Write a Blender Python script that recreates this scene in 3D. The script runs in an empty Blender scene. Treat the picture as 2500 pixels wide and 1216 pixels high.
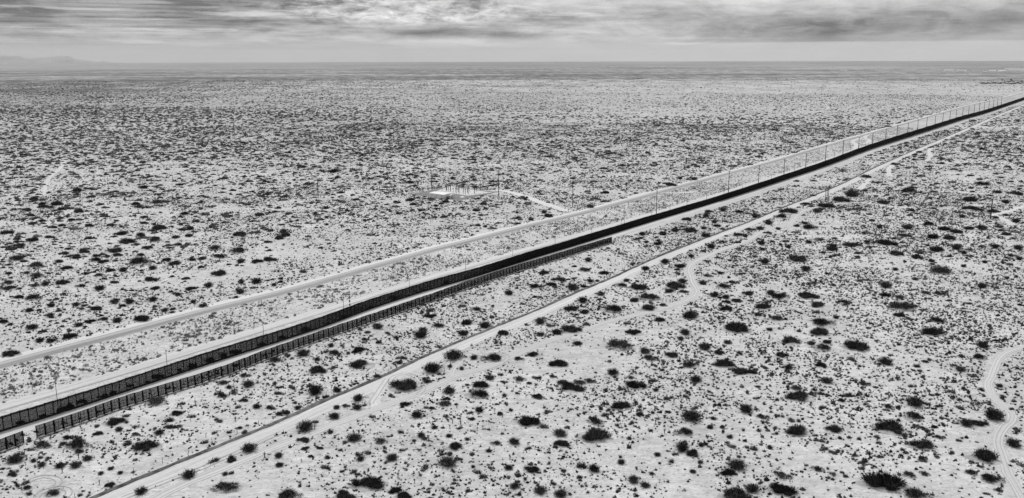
import bpy, math, random, bisect
import numpy as np
from mathutils import Vector, Matrix
C = bpy.context.scene.collection
R = math.radians
random.seed(7); rng = np.random.default_rng(11)

# ------------------------------------------------------------------ camera
H = 120.0                      # flying height above the desert floor
FPX = 2165.0                   # focal length in photo pixels (photo 2500 wide)
YH = 146.5
PITCH = math.atan((608 - YH) / FPX)
ROLL = R(0.13)
cp, sp = math.cos(PITCH), math.sin(PITCH)
_r = np.array([1.0, 0, 0]); _u = np.array([0, sp, cp]); FW = np.array([0, cp, -sp])
RT = math.cos(ROLL) * _r - math.sin(ROLL) * _u
UP = math.sin(ROLL) * _r + math.cos(ROLL) * _u
cam_d = bpy.data.cameras.new('camera'); cam = bpy.data.objects.new('camera', cam_d); C.objects.link(cam)
M = Matrix.Identity(4)
for i in range(3):
    M[i][0] = RT[i]; M[i][1] = UP[i]; M[i][2] = -FW[i]
M[2][3] = H
cam.matrix_world = M
cam_d.sensor_width = 36; cam_d.lens = 36 * FPX / 2500
cam_d.clip_start = 1; cam_d.clip_end = 300000
S = bpy.context.scene
S.camera = cam
# ------------------------------------------------------------------ sun, exposure
SUN_EL, SUN_AZ = R(58), R(-12)          # azimuth from +Y towards +X
sun_d = bpy.data.lights.new('sun', 'SUN'); sun = bpy.data.objects.new('sun', sun_d); C.objects.link(sun)
sun_d.energy = 1.55; sun_d.angle = R(10); sun_d.color = (1, 1, 1)
sv = Vector((math.sin(SUN_AZ) * math.cos(SUN_EL), math.cos(SUN_AZ) * math.cos(SUN_EL), math.sin(SUN_EL)))
sun.rotation_euler = (-sv).to_track_quat('-Z', 'Y').to_euler()
S.view_settings.view_transform = 'Standard'; S.view_settings.look = 'None'
S.view_settings.gamma = 1; S.view_settings.exposure = 0.78
# ------------------------------------------------------------------ node helper
class NT:
    def __init__(s, nt):
        s.t = nt; nt.nodes.clear()
    def n(s, typ, ins=None, **kw):
        nd = s.t.nodes.new(typ)
        for k, v in kw.items(): setattr(nd, k, v)
        for k, v in (ins or {}).items(): s.put(nd, k, v)
        return nd
    def put(s, nd, k, v):
        if isinstance(v, bpy.types.NodeSocket): s.t.links.new(v, nd.inputs[k])
        elif isinstance(v, bpy.types.Node): s.t.links.new(v.outputs[0], nd.inputs[k])
        else: nd.inputs[k].default_value = v
    def m(s, op, a, b=0.0, c=0.0, clamp=False):
        nd = s.t.nodes.new('ShaderNodeMath'); nd.operation = op; nd.use_clamp = clamp
        s.put(nd, 0, a); s.put(nd, 1, b)
        if op in ('MULTIPLY_ADD', 'SMOOTH_MIN'): s.put(nd, 2, c)
        return nd.outputs[0]
    def mr(s, v, a, b, c, d, smooth=True):
        nd = s.n('ShaderNodeMapRange', {0: v, 1: a, 2: b, 3: c, 4: d})
        nd.interpolation_type = 'SMOOTHSTEP' if smooth else 'LINEAR'
        return nd.outputs[0]
    def noise(s, vec, scale, detail=4, rough=.55, dist=0.0):
        return s.n('ShaderNodeTexNoise', {'Vector': vec, 'Scale': scale, 'Detail': detail, 'Roughness': rough, 'Distortion': dist}).outputs[0]
    def grey(s, v):
        return s.n('ShaderNodeCombineColor', {0: v, 1: v, 2: v}).outputs[0]
    def map(s, vec, scale=(1, 1, 1), loc=(0, 0, 0), rot=(0, 0, 0)):
        return s.n('ShaderNodeMapping', {'Vector': vec, 'Scale': scale, 'Location': loc, 'Rotation': rot}).outputs[0]
# ------------------------------------------------------------------ world: overcast sky
W = bpy.data.worlds.new('World'); S.world = W; W.use_nodes = True
t = NT(W.node_tree)
sky = t.n('ShaderNodeTexSky'); sky.sky_type = 'NISHITA'; sky.sun_disc = False
sky.sun_elevation = SUN_EL; sky.sun_rotation = SUN_AZ
bw = t.n('ShaderNodeRGBToBW', {0: sky.outputs[0]}).outputs[0]
tc = t.n('ShaderNodeTexCoord').outputs['Generated']
sx = t.n('ShaderNodeSeparateXYZ', {0: tc})
az = t.m('ARCTAN2', sx.outputs[0], sx.outputs[1]); el = sx.outputs[2]
cv = t.n('ShaderNodeCombineXYZ', {0: az, 1: el, 2: 0.0}).outputs[0]
wv = t.map(cv, (5, 45, 1))
w1 = t.noise(wv, 1.0, 5, .6); w2 = t.noise(t.map(cv, (7, 60, 1), (9, 4, 2)), 1.0, 6, .62)
waz = t.m('ADD', az, t.m('MULTIPLY', t.m('SUBTRACT', w1, .5), .16))
wel = t.m('ADD', el, t.m('MULTIPLY', t.m('SUBTRACT', w2, .5), .018))
def blob(px, py, rx, ry, amp, sh=.25):
    a0 = math.atan((px - 1250) / FPX); z0 = (147 - py) / FPX
    dx = t.m('DIVIDE', t.m('SUBTRACT', waz, a0), rx / FPX)
    dz = t.m('DIVIDE', t.m('SUBTRACT', wel, z0), ry / FPX)
    d = t.m('SQRT', t.m('ADD', t.m('MULTIPLY', dx, dx), t.m('MULTIPLY', dz, dz)))
    return t.mr(d, sh, 1.25 - sh * .3, amp, 0.0)
base = t.m('ADD', t.mr(az, -.5, .25, .47, .57), t.mr(wel, 0.012, 0.034, 0.0, -.06))
val = base
for b in [(40, 25, 1000, 50, -.17), (300, 62, 620, 26, -.05), (1250, 60, 760, 60, .03), (1700, 14, 420, 30, .05),
          (1150, 88, 260, 15, -.17, .4), (1270, 47, 170, 13, -.14, .4), (1210, 66, 120, 7, -.10, .4), (690, 22, 260, 26, -.08), (760, 60, 260, 7, -.11, .4), (830, 86, 170, 5, -.08, .4),
          (1040, 0, 300, 11, -.34, .5), (1850, 6, 180, 5, -.1), (1640, 45, 300, 30, -.07),
          (1880, 24, 190, 20, .13), (2350, 0, 460, 26, .16), (1700, 100, 120, 5, .09, .4), (1690, 112, 80, 3.5, .12, .4), (1370, 42, 120, 5, .12, .4),
          (590, 42, 150, 5, .26, .4), (250, 38, 210, 4.5, .15, .4), (480, 81, 150, 3.2, .18, .4), (420, 57, 130, 3, .12), (330, 102, 90, 5, .13), (540, 103, 170, 10, .11), (1150, 108, 200, 8, .08)]:
    val = t.m('ADD', val, blob(*b))
# slate deck on the right with a crisp lower edge
eln = t.m('ADD', el, t.m('MULTIPLY', t.m('SUBTRACT', w1, .5), .0022))
deck = t.m('MULTIPLY', t.mr(eln, .0168, .0184, 0, 1), t.mr(eln, .032, .060, 1, 0))
deck = t.m('MULTIPLY', deck, t.mr(waz, .10, .24, 0, 1))
val = t.m('SUBTRACT', val, t.m('MULTIPLY', deck, t.m('ADD', .13, t.m('ADD', blob(1960, 75, 300, 42, .15), blob(2400, 58, 420, 46, .14)))))
# bright broken patch lit by the hidden sun
bp = t.m('ADD', blob(1030, 32, 360, 40, 1.0), blob(860, 24, 170, 30, .6), clamp=True)
fine = t.noise(t.map(cv, (36, 110, 1), (3, 1, 0)), 1.0, 9, .72, .35)
val = t.m('ADD', val, t.m('MULTIPLY', bp, t.mr(fine, .38, .62, -.16, .42, False)))
soft = t.noise(t.map(cv, (11, 85, 1), (8, 2, 3)), 1.0, 9, .66, .3)
val = t.m('ADD', val, t.m('MULTIPLY', t.mr(az, -.1, .35, 1.0, .35), t.m('MULTIPLY', t.mr(el, .008, .03, .1, 1.0), t.mr(soft, .38, .62, -.12, .10))))
bil = t.noise(t.map(cv, (22, 75, 1), (2, 9, 5)), 1.0, 8, .64, .5)
val = t.m('ADD', val, t.m('MULTIPLY', t.m('MULTIPLY', t.mr(az, -.45, -.1, .3, 1.0), t.mr(el, .012, .03, .15, 1.0)), t.mr(bil, .36, .64, -.10, .10, False)))
# thin horizontal streaks, mostly on the left
st = t.noise(t.map(cv, (5, 300, 1), (5, 0, 7)), 1.0, 5, .62, .3)
lm = t.m('MULTIPLY', t.mr(az, -.62, .12, .75, .12), t.mr(el, .012, .03, .2, 1.0))
val = t.m('ADD', val, t.m('MULTIPLY', lm, t.mr(st, .38, .64, -.09, .12)))
val = t.m('ADD', val, t.mr(t.noise(t.map(tc, (700, 700, 900)), 1.0, 1, .5), .2, .8, -.03, .03, False))
# higher up (never in the photo) a plain bright overcast
hi = t.mr(t.noise(t.map(tc, (3, 3, 6)), 1.0, 5, .6), 0.3, .7, .34, .52)
val = t.m('ADD', t.m('MULTIPLY', val, t.mr(el, .075, .2, 1.0, 0.0)), t.m('MULTIPLY', hi, t.mr(el, .075, .2, 0.0, 1.0)))
val = t.m('MULTIPLY', t.m('MAXIMUM', val, .12), 5.95)
val = t.m('ADD', t.m('MULTIPLY', val, .97), t.m('MULTIPLY', bw, .03))
bg = t.n('ShaderNodeBackground', {0: t.grey(val), 1: 0.1})
t.n('ShaderNodeOutputWorld', {0: bg.outputs[0]})

# ------------------------------------------------------------------ projection helpers (photo pixel -> point on the ground)
def gp(px, py, z=0.0):
    d = (px - 1250) * RT - (py - 608) * UP + FPX * FW
    k = (z - H) / d[2]
    return np.array([d[0] * k, d[1] * k])
def proj(P):
    P = np.atleast_2d(np.asarray(P, float)); v = P - np.array([0, 0, H])
    dp = v @ FW
    return np.stack([1250 + FPX * (v @ RT) / dp, 608 - FPX * (v @ UP) / dp, dp], 1)
def solve_h(X, Y, ty):
    lo, hi = 0, 60
    for _ in range(40):
        m = (lo + hi) / 2
        if proj([X, Y, m])[0][1] > ty: lo = m
        else: hi = m
    return lo
def smooth_px(pts, scale=60, deg=4, step=12):
    p = np.array(pts, float); x = p[:, 0] / 1000
    c = np.polyfit(x, p[:, 1], deg); r = p[:, 1] - np.polyval(c, x)
    xs = np.arange(p[0, 0], p[-1, 0] + step, step)
    w = np.exp(-.5 * ((xs[:, None] - p[None, :, 0]) / scale) ** 2) + 1e-12
    rr = (w * r).sum(1) / w.sum(1)
    return [(a, np.polyval(c, a / 1000) + b) for a, b in zip(xs, rr)]
def resample(P, step):
    P = np.asarray(P, float); d = np.r_[0, np.cumsum(np.hypot(*np.diff(P, axis=0).T))]
    s = np.arange(0, d[-1], step)
    return np.stack([np.interp(s, d, P[:, 0]), np.interp(s, d, P[:, 1])], 1)
def smooth_w(P, k):
    for _ in range(k):
        P = P.copy(); P[1:-1] = .25 * P[:-2] + .5 * P[1:-1] + .25 * P[2:]
    return P
def extend(P, back, fwd):
    P = list(P)
    if back: d = P[0] - P[3]; P.insert(0, P[0] + d / np.hypot(*d) * back)
    if fwd: d = P[-1] - P[-4]; P.append(P[-1] + d / np.hypot(*d) * fwd)
    return np.array(P)
def catmull(pts, n=8):
    p = [np.array(a, float) for a in pts]; p = [2 * p[0] - p[1]] + p + [2 * p[-1] - p[-2]]; out = []
    for i in range(1, len(p) - 2):
        for k in range(n):
            u = k / n
            out.append(.5 * (2 * p[i] + (p[i + 1] - p[i - 1]) * u + (2 * p[i - 1] - 5 * p[i] + 4 * p[i + 1] - p[i + 2]) * u * u + (3 * p[i] - p[i - 1] - 3 * p[i + 1] + p[i + 2]) * u ** 3))
    out.append(p[-2]); return np.array(out)
def normals(P):
    d = np.gradient(P, axis=0); d /= np.hypot(d[:, 0], d[:, 1])[:, None] + 1e-9
    return np.stack([-d[:, 1], d[:, 0]], 1)       # left of travel
def offset(P, o): return P + normals(P) * (o if np.ndim(o) == 0 else np.asarray(o)[:, None])

# ------------------------------------------------------------------ mesh helpers
def tag(o, label=None, cat=None, group=None, kind=None):
    if label: o['label'] = label
    if cat: o['category'] = cat
    if group: o['group'] = group
    if kind: o['kind'] = kind
    return o
def empty(name, loc, rz=0):
    o = bpy.data.objects.new(name, None); C.objects.link(o); o.location = loc; o.rotation_euler = (0, 0, rz)
    o.empty_display_size = .5; return o
def mesh_np(name, V, Fs, mat, parent=None, smooth=False):
    me = bpy.data.meshes.new(name); V = np.asarray(V, np.float32); Fs = np.asarray(Fs, np.int32); k = Fs.shape[1]
    me.vertices.add(len(V)); me.vertices.foreach_set('co', V.ravel())
    me.loops.add(Fs.size); me.loops.foreach_set('vertex_index', Fs.ravel())
    me.polygons.add(len(Fs)); me.polygons.foreach_set('loop_start', np.arange(0, Fs.size, k, dtype=np.int32))
    me.polygons.foreach_set('loop_total', np.full(len(Fs), k, np.int32))
    if smooth: me.polygons.foreach_set('use_smooth', np.ones(len(Fs), bool))
    me.update(calc_edges=True); me.materials.append(mat)
    o = bpy.data.objects.new(name, me); C.objects.link(o)
    if parent: o.parent = parent
    return o
class MB:
    def __init__(s): s.v = []; s.f = []
    def box(s, c, h, rz=0, tilt=None):
        b = len(s.v); cr, sr = math.cos(rz), math.sin(rz)
        for z in (-1, 1):
            for x, y in ((-1, -1), (1, -1), (1, 1), (-1, 1)):
                X, Y = x * h[0], y * h[1]
                s.v.append((c[0] + X * cr - Y * sr, c[1] + X * sr + Y * cr, c[2] + z * h[2]))
        for f in ((0, 3, 2, 1), (4, 5, 6, 7), (0, 1, 5, 4), (1, 2, 6, 5), (2, 3, 7, 6), (3, 0, 4, 7)): s.f.append(tuple(b + i for i in f))
        return s
    def tube(s, a, b2, r0, r1=None, n=6):
        a = Vector(a); b2 = Vector(b2); r1 = r0 if r1 is None else r1; d = (b2 - a).normalized()
        q = d.to_track_quat('Z', 'Y'); b = len(s.v)
        for p, r in ((a, r0), (b2, r1)):
            for i in range(n):
                w = q @ Vector((math.cos(i * 2 * math.pi / n) * r, math.sin(i * 2 * math.pi / n) * r, 0)); s.v.append(tuple(p + w))
        for i in range(n):
            j = (i + 1) % n; s.f.append((b + i, b + j, b + n + j, b + n + i))
        s.f.append(tuple(b + n + i for i in range(n))); s.f.append(tuple(b + n - 1 - i for i in range(n)))
        return s
    def poly(s, pts):
        b = len(s.v); s.v += [tuple(p) for p in pts]; s.f.append(tuple(range(b, b + len(pts)))); return s
    def build(s, name, mat, parent=None):
        me = bpy.data.meshes.new(name); me.from_pydata(s.v, [], s.f); me.update(); me.materials.append(mat)
        o = bpy.data.objects.new(name, me); C.objects.link(o)
        if parent: o.parent = parent
        return o
def dup(o, parent=None):
    c = o.copy(); C.objects.link(c)
    if parent: c.parent = parent
    for ch in o.children: dup(ch, c)
    return c
# ------------------------------------------------------------------ materials
def mat_simple(name, lo, hi, scale=4, rough=.9, bump=0, detail=5):
    m = bpy.data.materials.new(name); m.use_nodes = True; t = NT(m.node_tree)
    co = t.n('ShaderNodeTexCoord').outputs['Object']
    v = t.mr(t.noise(co, scale, detail, .6), .3, .7, lo, hi, False)
    ins = {'Base Color': t.grey(v), 'Roughness': rough}
    if bump: ins['Normal'] = t.n('ShaderNodeBump', {'Strength': .6, 'Distance': bump, 'Height': t.noise(co, scale * 2, 6, .6)}).outputs[0]
    b = t.n('ShaderNodeBsdfPrincipled', ins); b.inputs['Specular IOR Level'].default_value = .08; t.n('ShaderNodeOutputMaterial', {0: b.outputs[0]}); return m
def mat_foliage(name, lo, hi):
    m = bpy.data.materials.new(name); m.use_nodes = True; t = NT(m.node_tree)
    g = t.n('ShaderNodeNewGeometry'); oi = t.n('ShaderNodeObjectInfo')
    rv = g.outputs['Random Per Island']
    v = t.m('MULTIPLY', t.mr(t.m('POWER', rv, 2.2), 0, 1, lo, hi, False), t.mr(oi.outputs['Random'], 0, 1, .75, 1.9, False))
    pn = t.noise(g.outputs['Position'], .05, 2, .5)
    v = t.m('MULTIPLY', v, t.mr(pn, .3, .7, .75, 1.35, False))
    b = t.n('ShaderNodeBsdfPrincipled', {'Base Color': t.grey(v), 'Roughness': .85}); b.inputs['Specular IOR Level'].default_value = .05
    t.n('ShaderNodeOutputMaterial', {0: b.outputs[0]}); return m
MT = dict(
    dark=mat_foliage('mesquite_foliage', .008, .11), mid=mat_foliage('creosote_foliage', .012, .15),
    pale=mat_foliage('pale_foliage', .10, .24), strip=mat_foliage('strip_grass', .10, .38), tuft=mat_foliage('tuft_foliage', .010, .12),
    stem=mat_simple('stem_bark', .05, .10, 3), yucca=mat_foliage('yucca_leaf', .025, .08),
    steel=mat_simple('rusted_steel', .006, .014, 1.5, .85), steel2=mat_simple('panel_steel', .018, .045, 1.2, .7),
    infill=mat_simple('mesh_steel', .006, .016, .8, .9), base_shade=mat_simple('footing_shade', .01, .025, .7, .9),
    pole=mat_simple('pole_wood', .02, .05, 2), metal=mat_simple('pole_metal', .03, .07, 2, .5),
    white=mat_simple('white_sheet_metal', .72, .8, .6, .5), roofw=mat_simple('white_roof', .8, .86, .3, .5),
    equip=mat_simple('substation_equipment', .12, .3, .6, .5), darkeq=mat_simple('dark_equipment', .04, .08, .6, .5),
    chain=mat_simple('chain_link', .12, .22, 2, .6), rock=mat_simple('mountain_rock', .30, .40, .0008, .95),
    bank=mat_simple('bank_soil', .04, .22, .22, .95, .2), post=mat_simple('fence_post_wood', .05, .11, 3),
    insul=mat_simple('insulator_ceramic', .25, .4, 3, .3))
def ground_mat():
    m = bpy.data.materials.new('desert_sand'); m.use_nodes = True; t = NT(m.node_tree)
    co = t.n('ShaderNodeTexCoord').outputs['Object']; s3 = t.n('ShaderNodeSeparateXYZ', {0: co}); X, Y = s3.outputs[0], s3.outputs[1]
    big = t.noise(co, .012, 4, .55); mid = t.noise(co, .07, 5, .6); fin = t.noise(co, .9, 5, .65)
    sand = t.m('ADD', t.mr(mid, .3, .7, .49, .63, False), t.mr(big, .3, .7, -.06, .06, False))
    sand = t.m('ADD', sand, t.mr(fin, .3, .7, -.07, .06, False))
    m4 = t.noise(t.map(co, (.22, .30, 1), (5, 2, 0)), 1.0, 4, .62, .3)
    sand = t.m('ADD', sand, t.mr(m4, .32, .68, -.10, .08, False))
    # wind-streaked litter and twigs between the shrubs
    lit = t.noise(t.map(co, (.8, 1.2, 1)), 1.0, 5, .72); cl = t.noise(co, .035, 4, .6)
    lf = t.m('MULTIPLY', t.mr(lit, .535, .64, 0, 1), t.mr(cl, .36, .60, .35, 1.0))
    sand = t.m('MULTIPLY', sand, t.m('SUBTRACT', 1.0, t.m('MULTIPLY', lf, .62)))
    # far scrub too small to resolve, plus cloud-shadow bands painted into the ground colour
    d = t.m('SQRT', t.m('ADD', t.m('MULTIPLY', X, X), t.m('MULTIPLY', Y, Y)))
    n1 = t.noise(co, .0011, 5, .6, .4); n2 = t.noise(co, .006, 5, .65); n3 = t.noise(co, .035, 4, .7); n4 = t.noise(co, .12, 3, .7)
    azr = t.m('DIVIDE', X, t.m('MAXIMUM', Y, 100.0)); scrub_shade = t.m('MULTIPLY', t.m('MULTIPLY', t.mr(Y, 700, 2200, 0.0, .30), t.mr(azr, -.12, .2, 1.0, .55)), t.mr(n2, .35, .65, .7, 1.3, False))
    scrub_shade = t.m('MULTIPLY', scrub_shade, t.mr(n1, .38, .6, .55, 1.3))
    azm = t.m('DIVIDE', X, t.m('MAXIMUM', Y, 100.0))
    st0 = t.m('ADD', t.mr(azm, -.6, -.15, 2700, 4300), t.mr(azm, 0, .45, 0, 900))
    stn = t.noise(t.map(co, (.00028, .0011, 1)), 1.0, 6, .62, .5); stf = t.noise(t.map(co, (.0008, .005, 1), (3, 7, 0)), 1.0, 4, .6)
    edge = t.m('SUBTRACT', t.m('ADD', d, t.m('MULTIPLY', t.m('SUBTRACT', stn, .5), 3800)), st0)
    far = t.m('MULTIPLY', t.mr(edge, -600, 1800, 0.0, .52), t.m('ADD', t.mr(stn, .36, .64, .30, 1.45, False), t.mr(stf, .3, .7, -.22, .22, False)))  # cloud-shadow bands painted as darker and lighter ground tone
    scrub_shade = t.m('ADD', scrub_shade, far)
    n5 = t.noise(t.map(co, (.010, .0035, 1), (2, 9, 0)), 1.0, 5, .75)
    speck = t.m('ADD', t.m('ADD', t.mr(n3, .35, .65, -.34, .34, False), t.mr(n4, .35, .65, -.2, .2, False)), t.m('MULTIPLY', t.mr(Y, 2500, 5000, 0, 1), t.mr(n5, .38, .62, -.42, .42, False)))
    scrub_shade = t.m('ADD', scrub_shade, t.m('MULTIPLY', t.mr(Y, 900, 2500, 0, 1), t.m('MULTIPLY', speck, t.mr(Y, 7000, 20000, 1, .35))))
    scrub_shade = t.m('MULTIPLY', scrub_shade, t.m('SUBTRACT', 1.0, t.m('MULTIPLY', t.mr(d, 6000, 16000, 0, .35), t.mr(azm, -.5, .25, 1, .25))))  # colour lightened toward the far left in place of thicker haze
    scrub_shade = t.m('MINIMUM', t.m('MAXIMUM', scrub_shade, 0.0), .93)
    v = t.m('ADD', t.m('MULTIPLY', sand, t.m('SUBTRACT', 1.0, scrub_shade)), t.m('MULTIPLY', scrub_shade, .10))
    hgt = t.m('ADD', t.m('ADD', t.m('MULTIPLY', t.noise(co, .045, 4, .6), 3.2), t.m('MULTIPLY', t.noise(co, .2, 5, .62), 1.3)), t.m('MULTIPLY', fin, .18))
    bmp = t.n('ShaderNodeBump', {'Strength': .8, 'Distance': .9, 'Height': hgt}).outputs[0]
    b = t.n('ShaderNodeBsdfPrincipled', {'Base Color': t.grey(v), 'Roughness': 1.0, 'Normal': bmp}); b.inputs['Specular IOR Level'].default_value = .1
    t.n('ShaderNodeOutputMaterial', {0: b.outputs[0]}); return m
def road_mat(name, base, streak, rut=0.0, edge=0.0, cs=1.0, split=0.0):
    m = bpy.data.materials.new(name); m.use_nodes = True; t = NT(m.node_tree)
    tc = t.n('ShaderNodeTexCoord'); uv = tc.outputs['UV']; co = tc.outputs['Object']
    u = t.n('ShaderNodeSeparateXYZ', {0: uv}).outputs[0]
    s = t.noise(t.map(uv, (14 * cs, .02, 1)), 1.0, 4, .6); s2 = t.noise(t.map(uv, (3, .008, 1), (4, 2, 0)), 1.0, 3, .5)
    v = t.m('ADD', base, t.m('ADD', t.mr(s, .3, .7, -streak, streak, False), t.mr(s2, .3, .7, -streak, streak, False)))
    v = t.m('ADD', v, t.mr(t.noise(co, .5, 5, .6), .3, .7, -.03, .03, False))
    if split: v = t.m('ADD', v, t.mr(u, .30, .42, split, 0.0))
    if rut:
        for c in (.3, .7):
            dd = t.m('ABSOLUTE', t.m('SUBTRACT', u, c)); v = t.m('SUBTRACT', v, t.mr(dd, .02, .1, rut, 0.0))
    if edge:
        dd = t.m('ABSOLUTE', t.m('SUBTRACT', u, .5)); v = t.m('SUBTRACT', v, t.mr(dd, .40, .5, 0.0, edge))
    b = t.n('ShaderNodeBsdfPrincipled', {'Base Color': t.grey(v), 'Roughness': 1.0}); b.inputs['Specular IOR Level'].default_value = .1
    t.n('ShaderNodeOutputMaterial', {0: b.outputs[0]}); return m
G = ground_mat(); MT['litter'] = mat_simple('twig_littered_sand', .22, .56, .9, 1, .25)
MR = dict(asphalt=road_mat('worn_asphalt', .30, .05, cs=.6, split=.14), patrol=road_mat('graded_sand_road', .58, .07, .03, .06), service=road_mat('packed_sand_road', .60, .06, .05, .06),
          shoulder=road_mat('bright_shoulder', .64, .06), track=road_mat('sandy_track', .56, .05, .13, .16), tyre=road_mat('tyre_rut', .38, .05),
          gravel=mat_simple('pad_gravel', .19, .27, .2, 1, .05), berm=mat_simple('turned_soil', .42, .66, .25, 1, .3), path=road_mat('pale_path', .60, .05))

# ------------------------------------------------------------------ ground sheet
gv = []; gf = []
rings = [0, 60, 150, 300, 600, 1200, 2500, 5000, 10000, 20000, 40000, 62000]; NS = 96
gv.append((0, 0, 0))
for r in rings[1:]:
    for k in range(NS): gv.append((r * math.sin(k * 2 * math.pi / NS), r * math.cos(k * 2 * math.pi / NS), 0))
for k in range(NS): gf.append((0, 1 + (k + 1) % NS, 1 + k))
for i in range(len(rings) - 2):
    for k in range(NS):
        a = 1 + i * NS + k; b = 1 + i * NS + (k + 1) % NS; gf.append((a, b, b + NS, a + NS))
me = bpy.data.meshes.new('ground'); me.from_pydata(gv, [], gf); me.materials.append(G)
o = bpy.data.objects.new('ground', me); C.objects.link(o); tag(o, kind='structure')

def ribbon(name, P, wl, wr, z, mat, jag=0.0, zz=None, seed=0):
    """flat strip along P: wl metres to the left of travel, wr to the right"""
    n = len(P); N = normals(P); r = np.random.default_rng(seed)
    j1 = smooth_w(np.stack([r.normal(0, 1, n)] * 2, 1), 2)[:, 0] * jag; j2 = smooth_w(np.stack([r.normal(0, 1, n)] * 2, 1), 2)[:, 0] * jag
    A = P + N * (wl + j1)[:, None] if np.ndim(wl) else P + N * (wl + j1)[:, None]
    B = P - N * (wr + j2)[:, None]
    V = np.zeros((2 * n, 3)); V[0::2, :2] = A; V[1::2, :2] = B; V[:, 2] = z
    i = np.arange(n - 1) * 2; Fs = np.stack([i + 1, i + 3, i + 2, i], 1)
    o = mesh_np(name, V, Fs, mat)
    uvl = o.data.uv_layers.new(name='UVMap'); s = np.r_[0, np.cumsum(np.hypot(*np.diff(P, axis=0).T))]
    U = np.zeros((2 * n, 2)); U[0::2, 0] = 0; U[1::2, 0] = 1; U[0::2, 1] = s; U[1::2, 1] = s
    uvl.data.foreach_set('uv', U[Fs.ravel()].ravel().astype(np.float32))
    tag(o, kind='structure'); return o

# ------------------------------------------------------------------ traced alignments
pxF = [(0,1054),(111,1021.5),(244,979),(300,956.6),(400,925.5),(505.5,889.8),(700,828),(1000,722.8),(1197,664.6),(1300,631),(1400,601.4),(1487,573.6),(1600,538),(1700,508),(1747,495),(1800,477),(1981,418.7),(2000,411),(2123,364),(2162,353),(2247,327),(2500,244)]
pxN = [(90,1068.8),(184,1037.7),(300,994.6),(400,964.4),(505.5,932),(700,859),(1000,754.4),(1197,685),(1400,621),(1460,604),(1488,593)]
pxH = [(0,893),(300,813.8),(505,759),(700,711.5),(945,645),(1000,624),(1197,575),(1300,550),(1450,514),(1500,499),(1777,424),(1919,387),(2000,360),(2189,308),(2320,270),(2500,226)]
pxP = [(0,993),(244,924),(400,878),(505,841),(700,784),(1000,690),(1197,634),(1400,576),(1500,548)]
pxS = [(256.6,1205),(342,1168),(475.5,1113),(600,1065),(700,1024),(770,988.5),(926.7,925),(1024,876),(1151,821),(1200,803),(1300,763),(1396,719),(1480,686),(1563,647),(1623,619),(1675,602),(1722,581),(1796,555),(1870,528),(1890,513.7),(1951,491),(1981,481),(2043,459),(2053,448.5),(2107,423),(2153,400),(2190,387),(2228,368),(2282,345),(2320,332),(2419,287),(2500,255)]
def align(px, step=4, sc=60, back=150, fwd=0, sm=20):
    P = np.array([gp(*p) for p in smooth_px(px, sc)]); P = resample(P, step); P = smooth_w(P, sm); return resample(extend(P, back, fwd), step)
FEN = align(pxF, fwd=1500); HWY = align(pxH, fwd=2500); SRV = align(pxS, sc=40, fwd=1500)
NEAR = resample(smooth_w(np.array([gp(*p) for p in smooth_px(pxN, 50, 3)]), 2), 1.0)

ribbon('highway_shoulder', offset(HWY, 6.0), 4.0, 3.6, .03, MR['shoulder'], .5, seed=1)
ribbon('highway_edge_line', offset(HWY, 4.2), .55, .55, .05, MR['tyre'], .05, seed=2)
ribbon('highway', HWY, 3.4, 3.1, .06, MR['asphalt'], .08, seed=3)
ribbon('highway_south_edge', offset(HWY, -4.0), .35, .35, .04, MR['tyre'], .1, seed=21)
ribbon('service_road', SRV, -0.9, 7.8, .04, MR['service'], .8, seed=5)
# patrol road north of the fence: follows the fence, with its berm of turned soil
PX = np.array([gp(*p) for p in smooth_px(pxP, 80, 2)])
pat = extend(smooth_w(resample(PX, 5), 30), 150, 0)
dl = pat[-1]; k0 = int(np.argmin(np.hypot(*(FEN - dl).T)))
o0 = np.hypot(*(FEN[k0] - dl))
tail = offset(FEN, o0)[k0 + 25:]
PAT = resample(smooth_w(resample(np.vstack([pat, tail]), 5), 30), 5)
ribbon('patrol_road', PAT, 3.6, 3.6, .04, MR['patrol'], .5, seed=6)
ribbon('patrol_road_edge', offset(PAT, -4.3), .45, .45, .06, MR['tyre'], .08, seed=7)
# graded strip between the patrol road and the fence
bs = offset(FEN, 3.2)
ribbon('graded_strip', bs, 3.2, 3.0, .02, MR['berm'], .5, seed=8)
# road on the south side of the fence
south = offset(FEN, -4.2)
ribbon('border_road', south, 3.3, 3.0, .04, MR['service'], .5, seed=9)
iS = int(np.argmin(np.hypot(*(FEN - gp(1500, 570)).T)))
ribbon('border_road_margin', offset(FEN, -10.5)[iS - 10:], 3.2, 3.2, .03, MR['track'], .5, seed=10)

# side tracks
def pxpath(name, pts, w, mat, z=.05, jag=.25, seed=0, step=2, sm=3):
    P = np.array([gp(*p) for p in pts]); P = resample(catmull(P), step); P = smooth_w(P, sm)
    ribbon(name, P, w / 2, w / 2, z, mat, jag, seed=seed); return P
TR1 = pxpath('side_track', [(330,1245),(430,1192),(600,1120),(770,1053),(897,1005),(1024,959),(1130,912),(1200,893),(1312,842),(1396,817),(1493,784),(1591,761),(1661,739),(1700,715),(1690,690),(1681,658),(1695,640),(1730,624),(1771,607),(1821,590),(1870,562),(1925,545),(1956,518),(2000,505),(2055,497),(2098,494)], 4.2, MR['track'], .05, .25, 31)
TR2 = pxpath('side_track', [(2560,842),(2500,849),(2458,860),(2438,880),(2424,913),(2413,938),(2424,968),(2455,995),(2474,1019),(2443,1053),(2438,1084),(2448,1118),(2464,1159),(2486,1195),(2510,1240)], 3.1, MR['track'], .05, .2, 32)
TR3 = pxpath('access_track', [(1195,466),(1230,466),(1275,477),(1310,490),(1345,503),(1390,517)], 8.0, MR['shoulder'], .05, .4, 33)
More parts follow.
